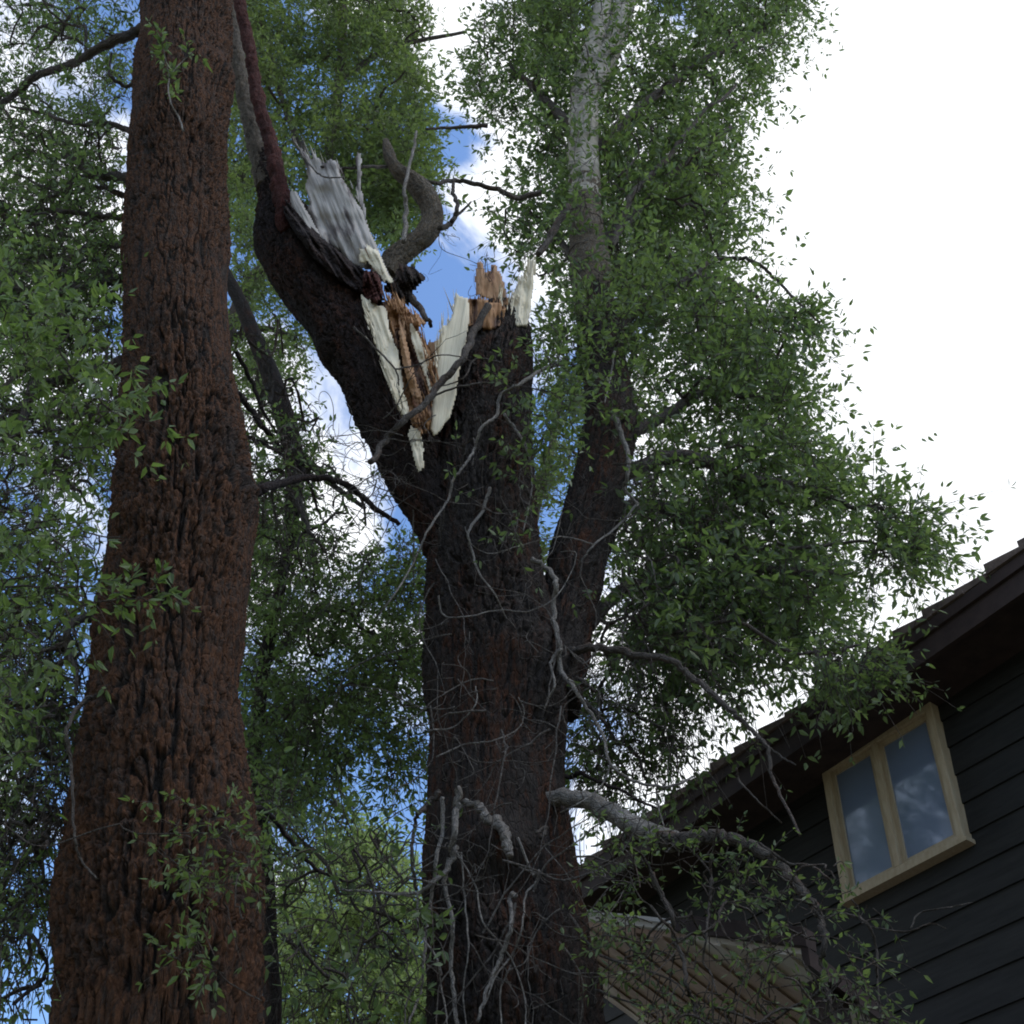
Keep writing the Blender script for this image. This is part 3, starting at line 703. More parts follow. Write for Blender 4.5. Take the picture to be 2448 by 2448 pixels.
chunk('splintered_wood', P2(2, [(765, 1075), (800, 1085), (860, 1120), (910, 1150), (935, 1290), (985, 1410), (1000, 1560), (1045, 1760), (1020, 1790), (975, 1740), (925, 1620), (885, 1490), (850, 1380), (800, 1230), (770, 1140)]),
      BD - .55, .09, M['fresh'], bt, grain=(.33, 1), relief=.03, edge=9, seed=15, gfreq=.16)['label'] = 'long cream strip of fresh split wood'
chunk('rotten_heartwood', P2(2, [(870, 1090), (960, 1080), (1030, 1150), (1080, 1170), (1140, 1240), (1095, 1290), (1120, 1340), (1165, 1400), (1200, 1520), (1205, 1600), (1180, 1720), (1155, 1850), (1090, 1890), (1040, 1790), (990, 1620), (950, 1450), (900, 1300), (880, 1180)]),
      BD - .46, .14, M['rot'], bt, grain=(.3, 1), relief=.10, edge=12, seed=17, gfreq=.12, jag=6)
chunk('splintered_wood', P2(2, [(1035, 1225), (1070, 1250), (1110, 1330), (1165, 1450), (1180, 1620), (1160, 1690), (1130, 1560), (1080, 1430), (1045, 1330)]), BD - .52, .06, M['fresh'], bt, grain=(.35, 1), relief=.03, edge=7, seed=19, gfreq=.2)
chunk('rotten_heartwood', P2(2, [(970, 1180), (1010, 1200), (1030, 1350), (1060, 1480), (1110, 1640), (1130, 1800), (1100, 1830), (1060, 1700), (1010, 1520), (975, 1340)]), BD - .55, .06, M['rot_light'], bt, grain=(.25, 1), relief=.05, edge=8, seed=20, gfreq=.2)
chunk('splintered_wood', P2(2, [(1300, 1065), (1335, 1080), (1376, 1090), (1384, 1200), (1366, 1330), (1338, 1450), (1315, 1560), (1308, 1650), (1272, 1770), (1215, 1850), (1180, 1890), (1150, 1840), (1165, 1700), (1180, 1560), (1192, 1430), (1205, 1340), (1222, 1240), (1245, 1255), (1275, 1190), (1290, 1120)]),
      BD - .50, .08, M['fresh'], bt, grain=(-.13, 1), relief=.010, edge=6, seed=21, gfreq=.06, jag=2)['label'] = 'broad cream slab of fresh split wood'
chunk('splintered_wood', P2(2, [(1130, 1350), (1180, 1330), (1205, 1330), (1200, 1440), (1190, 1560), (1160, 1480)]), BD - .40, .06, M['rot_light'], bt, grain=(0, 1), relief=.02, edge=6, seed=23)
chunk('rotten_spire', P2(2, [(1412, 1085), (1408, 1000), (1415, 890), (1440, 878), (1462, 895), (1468, 930), (1492, 935), (1500, 905), (1522, 893), (1540, 935), (1562, 960), (1592, 1060), (1588, 1150), (1500, 1115)]),
      BD - .1, .10, M['rot_light'], bt, grain=(0, 1), relief=.025, edge=7, seed=25, gfreq=.25, jag=3)
chunk('splintered_wood', P2(2, [(1600, 1120), (1630, 1060), (1660, 1010), (1668, 965), (1700, 970), (1706, 880), (1712, 800), (1722, 870), (1742, 868), (1756, 905), (1745, 1000), (1728, 1150), (1712, 1260), (1640, 1270), (1600, 1200), (1560, 1170), (1535, 1060), (1550, 1050), (1570, 1110)]),
      BD - .22, .08, M['fresh'], bt, grain=(-.12, 1), relief=.03, edge=7, seed=27, gfreq=.15, jag=4)['label'] = 'tall cream splinters at the top of the broken trunk'
chunk('splintered_wood', P2(2, [(1355, 1095), (1410, 1085), (1560, 1120), (1590, 1160), (1560, 1260), (1500, 1290), (1380, 1260), (1350, 1200)]), BD - .30, .10, M['rot'], bt, grain=(0, 1), relief=.05, edge=8, seed=29, gfreq=.2)
chunk('bark_flap', P2(2, [(1480, 1130), (1530, 1120), (1570, 1180), (1600, 1210), (1640, 1270), (1680, 1300), (1640, 1400), (1500, 1420), (1400, 1400), (1365, 1330), (1390, 1260), (1400, 1200), (1440, 1220), (1450, 1140)]), BD - .17, .13, M['bark'], bt, grain=(-.1, 1), relief=.05, edge=14, seed=31, gfreq=.14, flat=False)
chunk('splintered_wood', P2(2, [(1040, 1810), (1100, 1830), (1120, 1932), (1125, 2050), (1090, 2100), (1060, 2000), (1030, 1900)]), BD - .56, .05, M['fresh'], bt, grain=(.25, 1), relief=.02, edge=7, seed=33)
def slivers(name, mat, spots, n, ln, D0, g):
    L_ = []
    for i in range(n):
        k = rng.integers(0, len(spots) - 1); f = rng.random(); x = spots[k][0] * (1 - f) + spots[k + 1][0] * f; y = spots[k][1] * (1 - f) + spots[k + 1][1] * f
        px, py = Z(2, x + rng.normal(0, 12), y + rng.normal(0, 16)); a = at(px, py, D0 + rng.normal(0, .04)); l = ln * rng.uniform(.3, 1.5)
        px2, py2 = px + (g[0] + rng.normal(0, .14)) * 40, py - 40 * g[1]
        d = at(px2, py2, D0 + rng.normal(0, .08)) - a; d /= np.linalg.norm(d); r0 = rng.uniform(.003, .010)
        L_.append(np.array([[*(a - d * l * .4), r0 * .4], [*a, r0], [*(a + d * l * .4), r0 * .6], [*(a + d * l), .0007]]))
    multi_tube(name, L_, M[mat], bt, 4)
slivers('splinters', 'fresh', [(1310, 1090), (1250, 1240), (1200, 1350), (1190, 1500)], 50, .13, BD - .50, (0, 1))
slivers('splinters', 'fresh', [(1540, 1100), (1600, 1150), (1640, 1080), (1700, 980), (1740, 900)], 60, .14, BD - .25, (.02, 1))
slivers('splinters', 'rot_light', [(1410, 1100), (1500, 1150), (1590, 1120), (1560, 1200), (1380, 1180)], 70, .12, BD - .26, (0, 1))
slivers('splinters', 'fresh', [(780, 1120), (830, 1280), (880, 1450), (960, 1650), (1020, 1780)], 60, .12, BD - .60, (-.35, 1))
slivers('splinters', 'rot', [(900, 1100), (1000, 1150), (1100, 1280), (1140, 1420), (1180, 1560), (1140, 1700), (1080, 1850)], 150, .12, BD - .55, (-.3, 1))
slivers('splinters', 'greywood', [(400, 260), (500, 300), (600, 320), (690, 420), (760, 560)], 22, .16, BD - .46, (-.35, 1))
slivers('splinters', 'bark', [(1380, 1300), (1450, 1170), (1560, 1180), (1660, 1300), (1700, 1330)], 70, .14, BD - .24, (0, 1))
slivers('splinters', 'black_bark', [(770, 1150), (800, 1300), (850, 1450), (920, 1640), (990, 1800)], 60, .12, BD - .56, (-.35, 1))
# limbs and dead branches, (name, material, D, zoom, points, width in that zoom's pixels, end width)
def limb(root, name, mat, k, pts, w0, w1, D0, D1=None, seg=10, amp=.14, wob=.05):
    D1 = D0 if D1 is None else D1; n = len(pts); sc = ZO[k][2]; rows = []
    for i, (x, y) in enumerate(pts):
        f = i / (n - 1); px, py = Z(k, x, y); rows.append((px, py, (w0 + (w1 - w0) * f) * sc, D0 + (D1 - D0) * f + (wob * math.sin(i * 2.3))))
    pth = pxpath(rows); A = spline(pth, 6)
    A[:, :3] += rng.normal(0, 1, (len(A), 3)) * np.minimum(A[:, 3:4] * .3, .006)
    tube(name, A, M[mat], root, seg, step=.03, disp=small_disp(amp, int(pts[0][0]) % 97)); return pth
dead = []
FR = BD - .62
dl = lambda *a, **k: dead.append(limb(bt, 'dead_branch', *a, **k))
dl('grey_limb', 5, [(1060, 130), (930, 160), (800, 250), (700, 310), (680, 420), (590, 490), (560, 600), (500, 700), (430, 790), (405, 900), (310, 1040), (240, 1180), (190, 1290), (90, 1450), (0, 1560)], 22, 9, FR, FR - .1)
dl('limb_bark', 2, [(1480, 1130), (1400, 1300), (1330, 1450), (1200, 1590), (1130, 1690), (1000, 1790), (900, 1900), (820, 2030)], 44, 34, FR - .02, FR - .1)
dl('grey_limb', 5, [(720, 415), (790, 500), (850, 610), (880, 750), (870, 900), (830, 1080)], 18, 6, FR)
dl('grey_limb', 5, [(640, 830), (600, 960), (520, 1080), (540, 1180), (580, 1310), (670, 1430), (730, 1560)], 20, 7, FR + .03)
dl('grey_limb', 5, [(1345, 430), (1400, 560), (1430, 740), (1400, 830), (1480, 920)], 32, 16, BD - .25)
dl('grey_limb', 5, [(1345, 60), (1325, 200), (1290, 350)], 14, 6, BD - .4)
dl('grey_limb', 5, [(1480, 920), (1360, 1050), (1230, 1150), (1145, 1265)], 17, 9, BD - .3)
dl('grey_limb', 5, [(1230, 1150), (1110, 1115), (1000, 1110), (800, 1160), (650, 1200), (540, 1150), (500, 1050)], 9, 4, BD - .45, FR)
dl('grey_limb', 5, [(350, 1440), (380, 1550), (500, 1560), (700, 1520), (850, 1530), (1000, 1460), (1090, 1330), (1130, 1200), (1040, 1190)], 10, 5, FR, BD - .4)
dl('grey_limb', 5, [(880, 1230), (970, 1290), (1015, 1380), (1000, 1480), (1010, 1600), (1040, 1720), (1035, 1850), (1110, 1940)], 30, 26, BD - .45)
dl('grey_limb', 5, [(1040, 1740), (985, 1820), (1010, 1940), (960, 2040)], 20, 10, BD - .5)
dl('limb_bark', 5, [(700, 120), (560, 100), (500, 200), (420, 240), (330, 260)], 12, 6, FR)
dl('grey_limb', 9, [(100, 180), (120, 300), (200, 400), (330, 600), (400, 740), (440, 900), (560, 1000), (750, 1050), (870, 1040), (1000, 980)], 30, 14, BD - .45, BD - .7)
dl('grey_limb', 9, [(440, 900), (370, 1060), (230, 1160), (110, 1220)], 15, 8, BD - .55)
dl('grey_limb', 9, [(740, 1060), (760, 1200), (790, 1300), (800, 1400), (760, 1435), (690, 1400)], 12, 6, BD - .65)
dl('limb_bark', 9, [(60, 330), (200, 340), (270, 370), (330, 420)], 44, 26, BD - .2)
dl('limb_bark', 9, [(180, 420), (260, 480), (360, 580), (410, 640)], 40, 22, BD - .1)
dl('black_bark', 9, [(60, 960), (180, 980), (240, 960), (380, 1020), (520, 1080), (620, 1140), (740, 1190)], 34, 16, BD - .1)
dl('grey_limb', 7, [(650, 600), (655, 720), (640, 830), (620, 950)], 44, 34, FR)
dl('grey_limb', 7, [(650, 930), (600, 1050), (520, 1130), (430, 1190), (250, 1190), (0, 1170)], 34, 14, FR, FR - .1)
dl('grey_limb', 7, [(570, 640), (572, 800), (540, 1000), (510, 1200), (480, 1400), (465, 1600), (450, 1750), (380, 1930)], 26, 14, FR)
dl('grey_limb', 7, [(610, 1000), (585, 1150), (630, 1350), (620, 1550), (640, 1800), (655, 1960)], 26, 24, FR + .04)
dl('grey_limb', 7, [(985, 1205), (955, 1215), (960, 1380), (900, 1560), (840, 1700), (770, 1920)], 30, 20, FR - .05)
dl('grey_limb', 7, [(1000, 880), (1080, 1080), (1120, 1060), (1100, 1130), (1040, 1210), (1020, 1400), (960, 1550), (880, 1650), (800, 1850)], 15, 10, FR - .06)
dl('grey_limb', 7, [(430, 1190), (440, 1400), (540, 1560), (560, 1700), (590, 1850), (600, 1960)], 13, 9, FR - .05)
dl('grey_limb', 7, [(680, 960), (700, 1250), (720, 1500), (690, 1750), (710, 1960)], 12, 8, FR)
dl('grey_limb', 7, [(960, 1600), (900, 1750), (910, 1960)], 12, 9, FR)
dl('grey_limb', 7, [(640, 940), (760, 1150), (800, 1350), (960, 1560), (1040, 1800), (1040, 1960)], 10, 8, FR - .05)
dl('grey_limb', 7, [(640, 690), (700, 685), (760, 695), (810, 735), (830, 785)], 34, 46, FR + .1, FR - .12, wob=0, seg=18)
dl('grey_limb', 7, [(880, 790), (910, 820), (930, 870), (940, 920), (950, 965)], 60, 44, FR + .15, FR - .1, wob=0, seg=18)
dl('limb_bark', 7, [(1130, 880), (1160, 820), (1100, 850)], 26, 16, FR + .02)
dl('grey_limb', 7, [(500, 270), (640, 250), (760, 120), (760, 20)], 12, 7, FR)
dl('grey_limb', 7, [(540, 420), (700, 350), (850, 330), (1000, 260), (1035, 160), (1000, 80)], 10, 5, FR)
dl('limb_bark', 7, [(430, 740), (410, 850), (400, 1000), (430, 1180)], 24, 18, BD - .5)
dl('limb_bark', 7, [(560, 620), (480, 700), (430, 740)], 34, 26, BD - .52)
dl('limb_bark', 2, [(1480, 120), (1300, 130), (1130, 140)], 26, 14, BD + .2)
dl('limb_bark', 2, [(540, 350), (640, 362), (780, 355), (900, 352), (1020, 370), (1160, 440), (1300, 430), (1420, 450), (1560, 490), (1650, 530), (1780, 500)], 14, 34, BD - .5, BD + .2)
dl('limb_bark', 2, [(1210, 710), (1280, 660), (1310, 580), (1285, 500), (1290, 440)], 34, 18, BD - .3)
dl('limb_bark', 2, [(1280, 660), (1350, 590), (1390, 550)], 20, 10, BD - .3)
dl('limb_bark', 2, [(1050, 1090), (1100, 1160), (1130, 1210), (1160, 1255)], 44, 22, BD - .45)
dl('grey_limb', 2, [(1010, 780), (1020, 600), (1010, 480), (1060, 260), (1080, 150)], 30, 14, BD - .4)
dl('grey_limb', 2, [(375, 190), (430, 280), (500, 370), (560, 410), (660, 410)], 16, 8, BD - .6)
dl('limb_bark', 2, [(720, 1260), (860, 1390), (960, 1500), (980, 1590)], 14, 8, BD - .7)
dl('limb_bark', 2, [(960, 1500), (1090, 1470), (1200, 1420), (1330, 1430), (1420, 1470)], 10, 6, BD - .75)
dl('limb_bark', 2, [(1120, 1700), (1200, 1640), (1350, 1590), (1520, 1575), (1700, 1600), (1932, 1650)], 15, 7, BD - .7)
dl('limb_bark', 2, [(1932, 580), (1850, 720), (1770, 850)], 50, 34, BD + .1)
lim_r = []
l2 = lambda *a, **k: lim_r.append(limb(bt, 'branch', *a, **k))
l2('limb_bark', 9, [(20, 190), (140, 170), (300, 135), (480, 150), (660, 190), (850, 210), (960, 320), (1100, 420), (1250, 570), (1370, 680), (1470, 780), (1500, 950), (1560, 1100), (1690, 1370)], 62, 18, BD - .2, BD - .9, seg=16)
l2('limb_bark', 9, [(1470, 780), (1560, 850), (1660, 905)], 24, 10, BD - .6)
l2('limb_bark', 9, [(1270, 930), (1290, 1010), (1400, 1130), (1570, 1290)], 16, 10, BD - .8)
lp = limb(bt, 'branch', 'grey_limb', 9, [(-60, 1150), (60, 1128), (200, 1130), (340, 1160), (480, 1235), (600, 1315), (720, 1375), (860, 1410)], 100, 150, BD - .28, BD - .7, seg=30, amp=.16, wob=.01); lim_r.append(lp)
l2('limb_bark', 9, [(780, 1400), (900, 1412), (1020, 1390), (1150, 1375), (1300, 1420), (1450, 1500), (1560, 1580), (1680, 1700), (1760, 1800), (1800, 1900)], 112, 48, BD - .7, BD - .95, seg=24, wob=.015, amp=.3)
l2('limb_bark', 8, [(500, 1480), (525, 1540), (540, 1620), (528, 1720), (560, 1850), (590, 1960)], 32, 16, BD - .95, BD - 1.0, seg=14, amp=.3)
l2('limb_bark', 9, [(1250, 1385), (1400, 1420), (1550, 1510), (1620, 1560), (1760, 1570), (1860, 1640), (1930, 1700)], 22, 14, BD - .85)
l2('limb_bark', 8, [(570, 1500), (640, 1520), (700, 1550), (735, 1640), (740, 1760), (755, 1940)], 14, 9, BD - 1.0)
l2('limb_bark', 8, [(700, 1560), (850, 1580), (940, 1550), (1000, 1568)], 8, 4, BD - 1.0)
l2('limb_bark', 8, [(865, 1570), (900, 1510), (1000, 1490), (1100, 1470)], 8, 4, BD - 1.0)
l2('limb_bark', 9, [(600, 1470), (700, 1600), (740, 1720), (830, 1840), (900, 1960)], 26, 16, BD - .7)
l2('limb_bark', 9, [(930, 1430), (1040, 1540), (1110, 1650), (1100, 1800)], 16, 9, BD - .8)
l2('limb_bark', 10, [(830, -40), (920, 150), (990, 300), (1000, 450), (1080, 640), (1090, 800), (1150, 950), (1210, 1160)], 40, 30, BD - .8)
l2('limb_bark', 10, [(200, 280), (400, 560), (700, 680), (980, 780), (1100, 900)], 26, 12, BD - .5, BD - .8)
l2('limb_bark', 10, [(400, 860), (560, 920), (760, 980)], 26, 10, BD - .5, BD - .8)
l2('limb_bark', 10, [(1290, 0), (1270, 250), (1250, 450), (1230, 640), (1290, 740), (1330, 880)], 24, 12, BD - .9)
l2('limb_bark', 3, [(380, 1400), (440, 1260), (500, 1100), (600, 1000), (700, 900), (770, 800), (850, 700), (920, 610), (1010, 560), (1090, 480)], 44, 16, BD + .5, BD + .9)
l2('limb_bark', 3, [(600, 1740), (750, 1640), (850, 1560), (960, 1475), (1100, 1462), (1220, 1500), (1310, 1580), (1420, 1690), (1500, 1770), (1560, 1830)], 30, 12, BD + .4, BD + .3)
l2('limb_bark', 3, [(420, 1000), (530, 880), (520, 780), (480, 740)], 16, 8, BD + .5)
# unseen-through-leaves limbs carrying the crown to the right
R0 = []
for pts, D1, w0 in (([(1165, 830), (1260, 780), (1360, 720), (1460, 700)], BD + .9, 30), ([(1160, 900), (1280, 860), (1400, 900), (1520, 920), (1620, 960)], BD + .3, 32), ([(1140, 960), (1260, 960), (1400, 1060), (1520, 1080), (1600, 1080)], BD + .9, 30),
                  ([(1130, 640), (1240, 560), (1340, 520), (1430, 560)], BD + 1.3, 28), ([(1110, 480), (1200, 400), (1300, 300), (1380, 240)], BD + 1.4, 26), ([(1105, 300), (1200, 210), (1320, 120), (1440, 60)], BD + 1.2, 24),
                  ([(1110, 1180), (1200, 1100), (1300, 1160), (1380, 1240)], BD + .8, 26), ([(1100, 260), (1020, 180), (960, 120)], BD + 1.2, 22), ([(1108, 520), (1050, 450), (1000, 400)], BD + 1.0, 18)):
    R0.append(limb(bt, 'branch', 'limb_bark', 0, pts, w0, 8, BD + (.68 if pts[0][1] < 400 else .55 if pts[0][1] < 600 else .2), D1))
base_nodes = np.vstack([spline(np.asarray(p)[:, :3], 6) for p in R0 + [pu1, pu2] + lim_r[12:15]])
cr = Crown(bt, M['leaf'], M['limb_bark'], base_nodes)
cr.lobe([(1010, -60), (1560, -60), (1530, 0), (1500, 60), (1440, 150), (1400, 230), (1380, 320), (1390, 420), (1350, 520), (1140, 560), (1060, 420), (1000, 300), (985, 120)], 6.75, 9.2, 90, 900, 3500, tlen=.68, size=.105, per=15, gap=.06, centre=at(1110 * K, 500 * K, 7), r=(.03, .012))
cr.lobe([(1170, 520), (1340, 520), (1450, 600), (1480, 700), (1510, 800), (1540, 870), (1610, 960), (1660, 1040), (1600, 1130), (1480, 1210), (1300, 1260), (1190, 1180), (1190, 1000), (1210, 900), (1160, 780)], 6.2, 8.6, 100, 1000, 2700, tlen=.58, size=.088, per=15, gap=.10, centre=at(1180 * K, 900 * K, 7), r=(.028, .011), bare=.08, seed=5)
cr.lobe([(1060, 560), (1180, 540), (1230, 760), (1170, 830), (1100, 760), (1040, 680)], 5.8, 6.8, 12, 90, 330, tlen=.35, size=.07, per=12, centre=at(1120 * K, 700 * K, 6.4), seed=6)
cr.lobe([(880, 60), (1000, -60), (1080, 0), (1085, 430), (1020, 470), (960, 400), (1000, 300), (930, 240), (880, 170)], 6.6, 8.0, 26, 160, 620, tlen=.5, size=.095, per=11, gap=.15, centre=at(1110 * K, 300 * K, 7), seed=7)
cr.lobe([(900, 380), (1060, 420), (1080, 560), (1020, 540), (950, 470)], 6.4, 7.4, 8, 40, 120, tlen=.4, size=.085, per=10, gap=.1, seed=8)
cr.lobe([(1070, 1200), (1300, 1180), (1460, 1290), (1380, 1380), (1310, 1420), (1260, 1440), (1190, 1510), (1090, 1500), (1065, 1340)], 6.2, 8.0, 26, 180, 620, tlen=.4, size=.06, per=10, gap=.15, centre=at(1200 * K, 1100 * K, 7), droop=.6, seed=9, bare=.15)
cr.lobe([(1640, 940), (1740, 960), (1750, 1040), (1640, 1090)], 6.0, 6.9, 8, 50, 190, tlen=.4, size=.08, per=11, centre=at(1500 * K, 1000 * K, 7), seed=10)
cr.lobe([(1520, 1230), (1660, 1200), (1700, 1280), (1560, 1320)], 5.6, 6.2, 8, 36, 140, tlen=.28, size=.065, per=10, centre=at(1500 * K, 1100 * K, 7), seed=11)
cr.lobe([(1430, 570), (1530, 590), (1550, 640), (1460, 640)], 6.3, 7.2, 5, 30, 100, tlen=.4, size=.09, per=10, centre=at(1300 * K, 600 * K, 7), seed=12)
cr.lobe([(1150, 840), (1300, 860), (1420, 1000), (1400, 1240), (1180, 1260), (1150, 1050)], 5.9, 6.9, 30, 170, 160, tlen=.45, size=.07, per=8, gap=-.2, droop=.9, seed=65, bare=.75, r=(.018, .008), tr=.0035, wiggle=.2)
cr.lobe([(1040, -40), (1220, -40), (1210, 300), (1200, 620), (1060, 620), (1050, 300)], 6.0, 6.6, 14, 70, 130, tlen=.4, size=.085, per=11, gap=.05, seed=66, r=(.012, .006))
# sprays growing in front of the trunk and over the house
cr.nodes = np.vstack([spline(np.asarray(p)[:, :3], 6) for p in lim_r[:12]])
cr.lobe([(1085, 1590), (1350, 1560), (1540, 1680), (1520, 1800), (1440, 1960), (1250, 1960), (1130, 1800)], 4.9, 5.9, 20, 100, 250, tlen=.2, size=.042, per=10, gap=.15, droop=.4, seed=13, tone=.12, r=(.012, .006), bare=.2, gs=2.2)
cr.lobe([(1400, 1560), (1600, 1640), (1660, 1750), (1640, 1940), (1480, 1940)], 4.8, 5.3, 8, 30, 60, tlen=.2, size=.045, per=9, gap=.2, seed=14, tone=.12, r=(.010, .005), gs=2.2)
cr.nodes = np.vstack([spline(np.asarray(p)[:, :3], 6) for p in dead[:6] + dead[-9:-1]])
cr.lobe([(900, 620), (1080, 600), (1120, 780), (1010, 860), (960, 780)], 5.3, 5.7, 8, 30, 90, tlen=.28, size=.07, per=10, seed=15, r=(.010, .005), tone=.1)
cr.lobe([(820, 800), (1000, 820), (1060, 960), (980, 1060), (860, 900)], 5.2, 5.6, 8, 20, 36, tlen=.2, size=.06, per=8, seed=16, r=(.008, .004), bare=.4)
cr.build()
# fine bare twigs hanging over the trunk
tw = []
dn = np.vstack([spline(np.asarray(p)[:, :3], 8) for p in dead])
for lobe_, n_, D0, D1 in (([(700, 700), (1150, 700), (1230, 1100), (1080, 1350), (800, 1350), (700, 1000)], 36, 5.2, 5.7), ([(780, 1300), (1060, 1300), (1110, 1930), (760, 1930)], 40, 5.1, 5.7), ([(1060, 1150), (1260, 800), (1300, 1200), (1100, 1500)], 70, 5.7, 6.5), ([(560, 750), (820, 760), (800, 1150), (600, 1100)], 60, 5.4, 6.2), ([(700, 300), (1000, 300), (960, 560), (760, 520)], 26, 5.6, 6.2)):
    a_, nd_ = grow(dn, volume(lobe_, D0, D1, n_, -1), .0055, .0022, wiggle=.22, sag=-.10, npt=9, maxd=1.6); tw += a_
    b_, _ = grow(nd_[len(dn):], nd_[len(dn):][rng.integers(0, len(nd_) - len(dn), n_)] + rng.normal(0, .14, (n_, 3)), .003, .0014, wiggle=.4, npt=4); tw += b_
tw = [spline(p, 3) for p in tw]
def arcs(poly, D0, D1, n, ln, r0):
    st = volume(poly, D0, D1, n, -2)
    for p in st:
        d = rng.normal(0, 1, 3) * np.array([1, .35, .7]); d[2] -= .5; d /= np.linalg.norm(d); L1 = ln * rng.uniform(.4, 1.5); k = 22
        ax = rng.normal(0, 1, 3) * np.array([.3, 1, .3]); ax /= np.linalg.norm(ax); w_ = rng.normal(0, 1.1); q = [p.copy()]; kink = rng.normal(0, .16, (k, 3)) * np.array([1, .3, 1])
        for i in range(k):
            d = d + np.cross(ax, d) * w_ / k + kink[i] + np.array([0, 0, -.02]); d /= np.linalg.norm(d); q.append(q[-1] + d * L1 / k)
            if i % 6 == 3:
                e = d + rng.normal(0, .6, 3) * np.array([1, .3, 1]); e /= np.linalg.norm(e); m_ = L1 * rng.uniform(.08, .3)
                tw.append(np.array([[*q[-1], r0 * .5], [*(q[-1] + e * m_ * .5 + rng.normal(0, .012, 3)), r0 * .4], [*(q[-1] + e * m_), r0 * .2]]))
        q = np.array(q); tw.append(np.hstack([q, np.linspace(r0 * rng.uniform(.7, 1.3), r0 * .35, len(q))[:, None]]))
arcs([(700, 700), (1150, 700), (1230, 1100), (1080, 1350), (800, 1350), (740, 1000)], 5.2, 5.65, 20, .85, .0045)
arcs([(770, 1300), (1060, 1300), (1100, 1850), (770, 1850)], 5.1, 5.6, 24, .8, .005)
arcs([(1080, 900), (1220, 850), (1280, 1200), (1100, 1400)], 5.6, 6.2, 14, .7, .0045)
arcs([(570, 760), (800, 800), (800, 1100), (600, 1050)], 5.4, 6.2, 14, .8, .0045)
arcs([(480, 1500), (800, 1540), (780, 1800), (520, 1800)], 5.2, 6.0, 10, .8, .0045)
multi_tube('twigs', tw, M['twig'], bt, 5)['label'] = 'tangle of bare grey twigs'

# ================================================================== LEFT TREE
LD = 5.0
rows = [(x * K, y * K, w_ * K, LD) for x, y, w_ in [(292, 1960, 396), (298, 1800, 380), (300, 1700, 368), (306, 1600, 338), (310, 1500, 308), (316, 1400, 282), (322, 1300, 252), (328, 1200, 250), (336, 1100, 252), (344, 1000, 250), (346, 950, 244), (344, 880, 228), (342, 800, 214),
        (338, 700, 200), (336, 600, 194), (334, 500, 190), (333, 400, 186), (335, 300, 180), (340, 200, 176), (346, 100, 172), (354, 0, 168), (360, -120, 160), (372, -400, 130), (380, -700, 90)]]
rows = [(px, py, w_ * (.955 if py < 1000 * K else .98), D) for px, py, w_, D in rows]
lpth = ground_path(rows)
base = lpth[0][:3].copy(); base[2] = 0
lt = thing('cottonwood_tree', 'massive straight trunk with furrowed rust-orange bark, nearest tree at the left', 'tree', base)
bumps = [bmp(*Z(0, 450, 935), LD - .1, .2, .04), bmp(*Z(0, 400, 950), LD - .5, .08, -.07), bmp(*Z(0, 235, 960), LD - .35, .10, .05), bmp(*Z(0, 215, 1180), LD - .1, .35, .05), bmp(*Z(0, 180, 1400), LD, .4, .04),
         bmp(*Z(1, 1290, 400), LD - .2, .22, .12), bmp(*Z(0, 360, 1290), LD - .55, .16, .06), bmp(*Z(0, 390, 1690), LD - .55, .2, .05), bmp(*Z(0, 380, 1270), LD - .55, .06, -.06)]
tube('trunk', lpth, M['rust_bark'], lt, 380, disp=bark_disp(.046, 21, .075, bumps, .022, 31), vstep=vst)
Lb = []
la = lambda *a, **k: Lb.append(limb(lt, 'branch', *a, **k))
la('limb_bark', 1, [(840, 130), (760, 190), (640, 230), (500, 310), (380, 370), (200, 440), (50, 560), (-120, 640)], 64, 34, LD + .1, LD + .6, seg=14)
la('limb_bark', 1, [(800, 480), (700, 480), (620, 420), (630, 300)], 26, 12, LD + .3)
la('limb_bark', 1, [(780, 1010), (650, 1000), (520, 980), (420, 900), (330, 890)], 66, 24, LD + .2, LD + .7)
la('limb_bark', 1, [(560, 990), (440, 1010), (340, 1090), (240, 1130)], 36, 14, LD + .4)
la('limb_bark', 1, [(760, 1560), (620, 1600), (480, 1620), (300, 1700), (150, 1800)], 50, 20, LD + .1)
la('limb_bark', 1, [(740, 1240), (560, 1220), (400, 1200), (200, 1190), (0, 1210)], 40, 16, LD + .3)
la('limb_bark', 4, [(700, 130), (600, 170), (500, 160), (380, 200), (280, 240), (200, 300), (60, 430)], 110, 50, LD + .1, LD + .5, seg=16)
la('limb_bark', 4, [(340, -40), (280, 60), (220, 200), (150, 380), (110, 520)], 70, 50, LD + .4, LD + .2, seg=12)
la('limb_bark', 4, [(670, 460), (560, 450), (400, 390), (300, 420)], 34, 14, LD + .2)
la('limb_bark', 4, [(640, 1600), (500, 1560), (380, 1620), (390, 1760), (440, 1880), (420, 2010)], 60, 20, LD - .15)
la('limb_bark', 6, [(560, 60), (460, 120), (380, 260), (400, 450), (410, 640), (420, 860), (460, 1000), (550, 1110)], 30, 10, LD - .25, LD - .5)
la('limb_bark', 6, [(350, 800), (240, 780), (120, 800), (0, 860)], 30, 14, LD + .2)
la('black_bark', 4, [(1380, 870), (1450, 850), (1500, 830), (1620, 790), (1750, 775), (1900, 790), (1990, 830), (2120, 940), (2260, 1040)], 60, 24, LD - .05, LD + .9, seg=16)
la('black_bark', 4, [(1350, 300), (1400, 360), (1500, 500), (1620, 640), (1760, 720)], 40, 24, LD + .5, LD + 1.2)
la('black_bark', 6, [(1400, 700), (1470, 715), (1540, 760), (1650, 900), (1780, 1050), (1932, 1120)], 34, 16, LD, LD + .6)
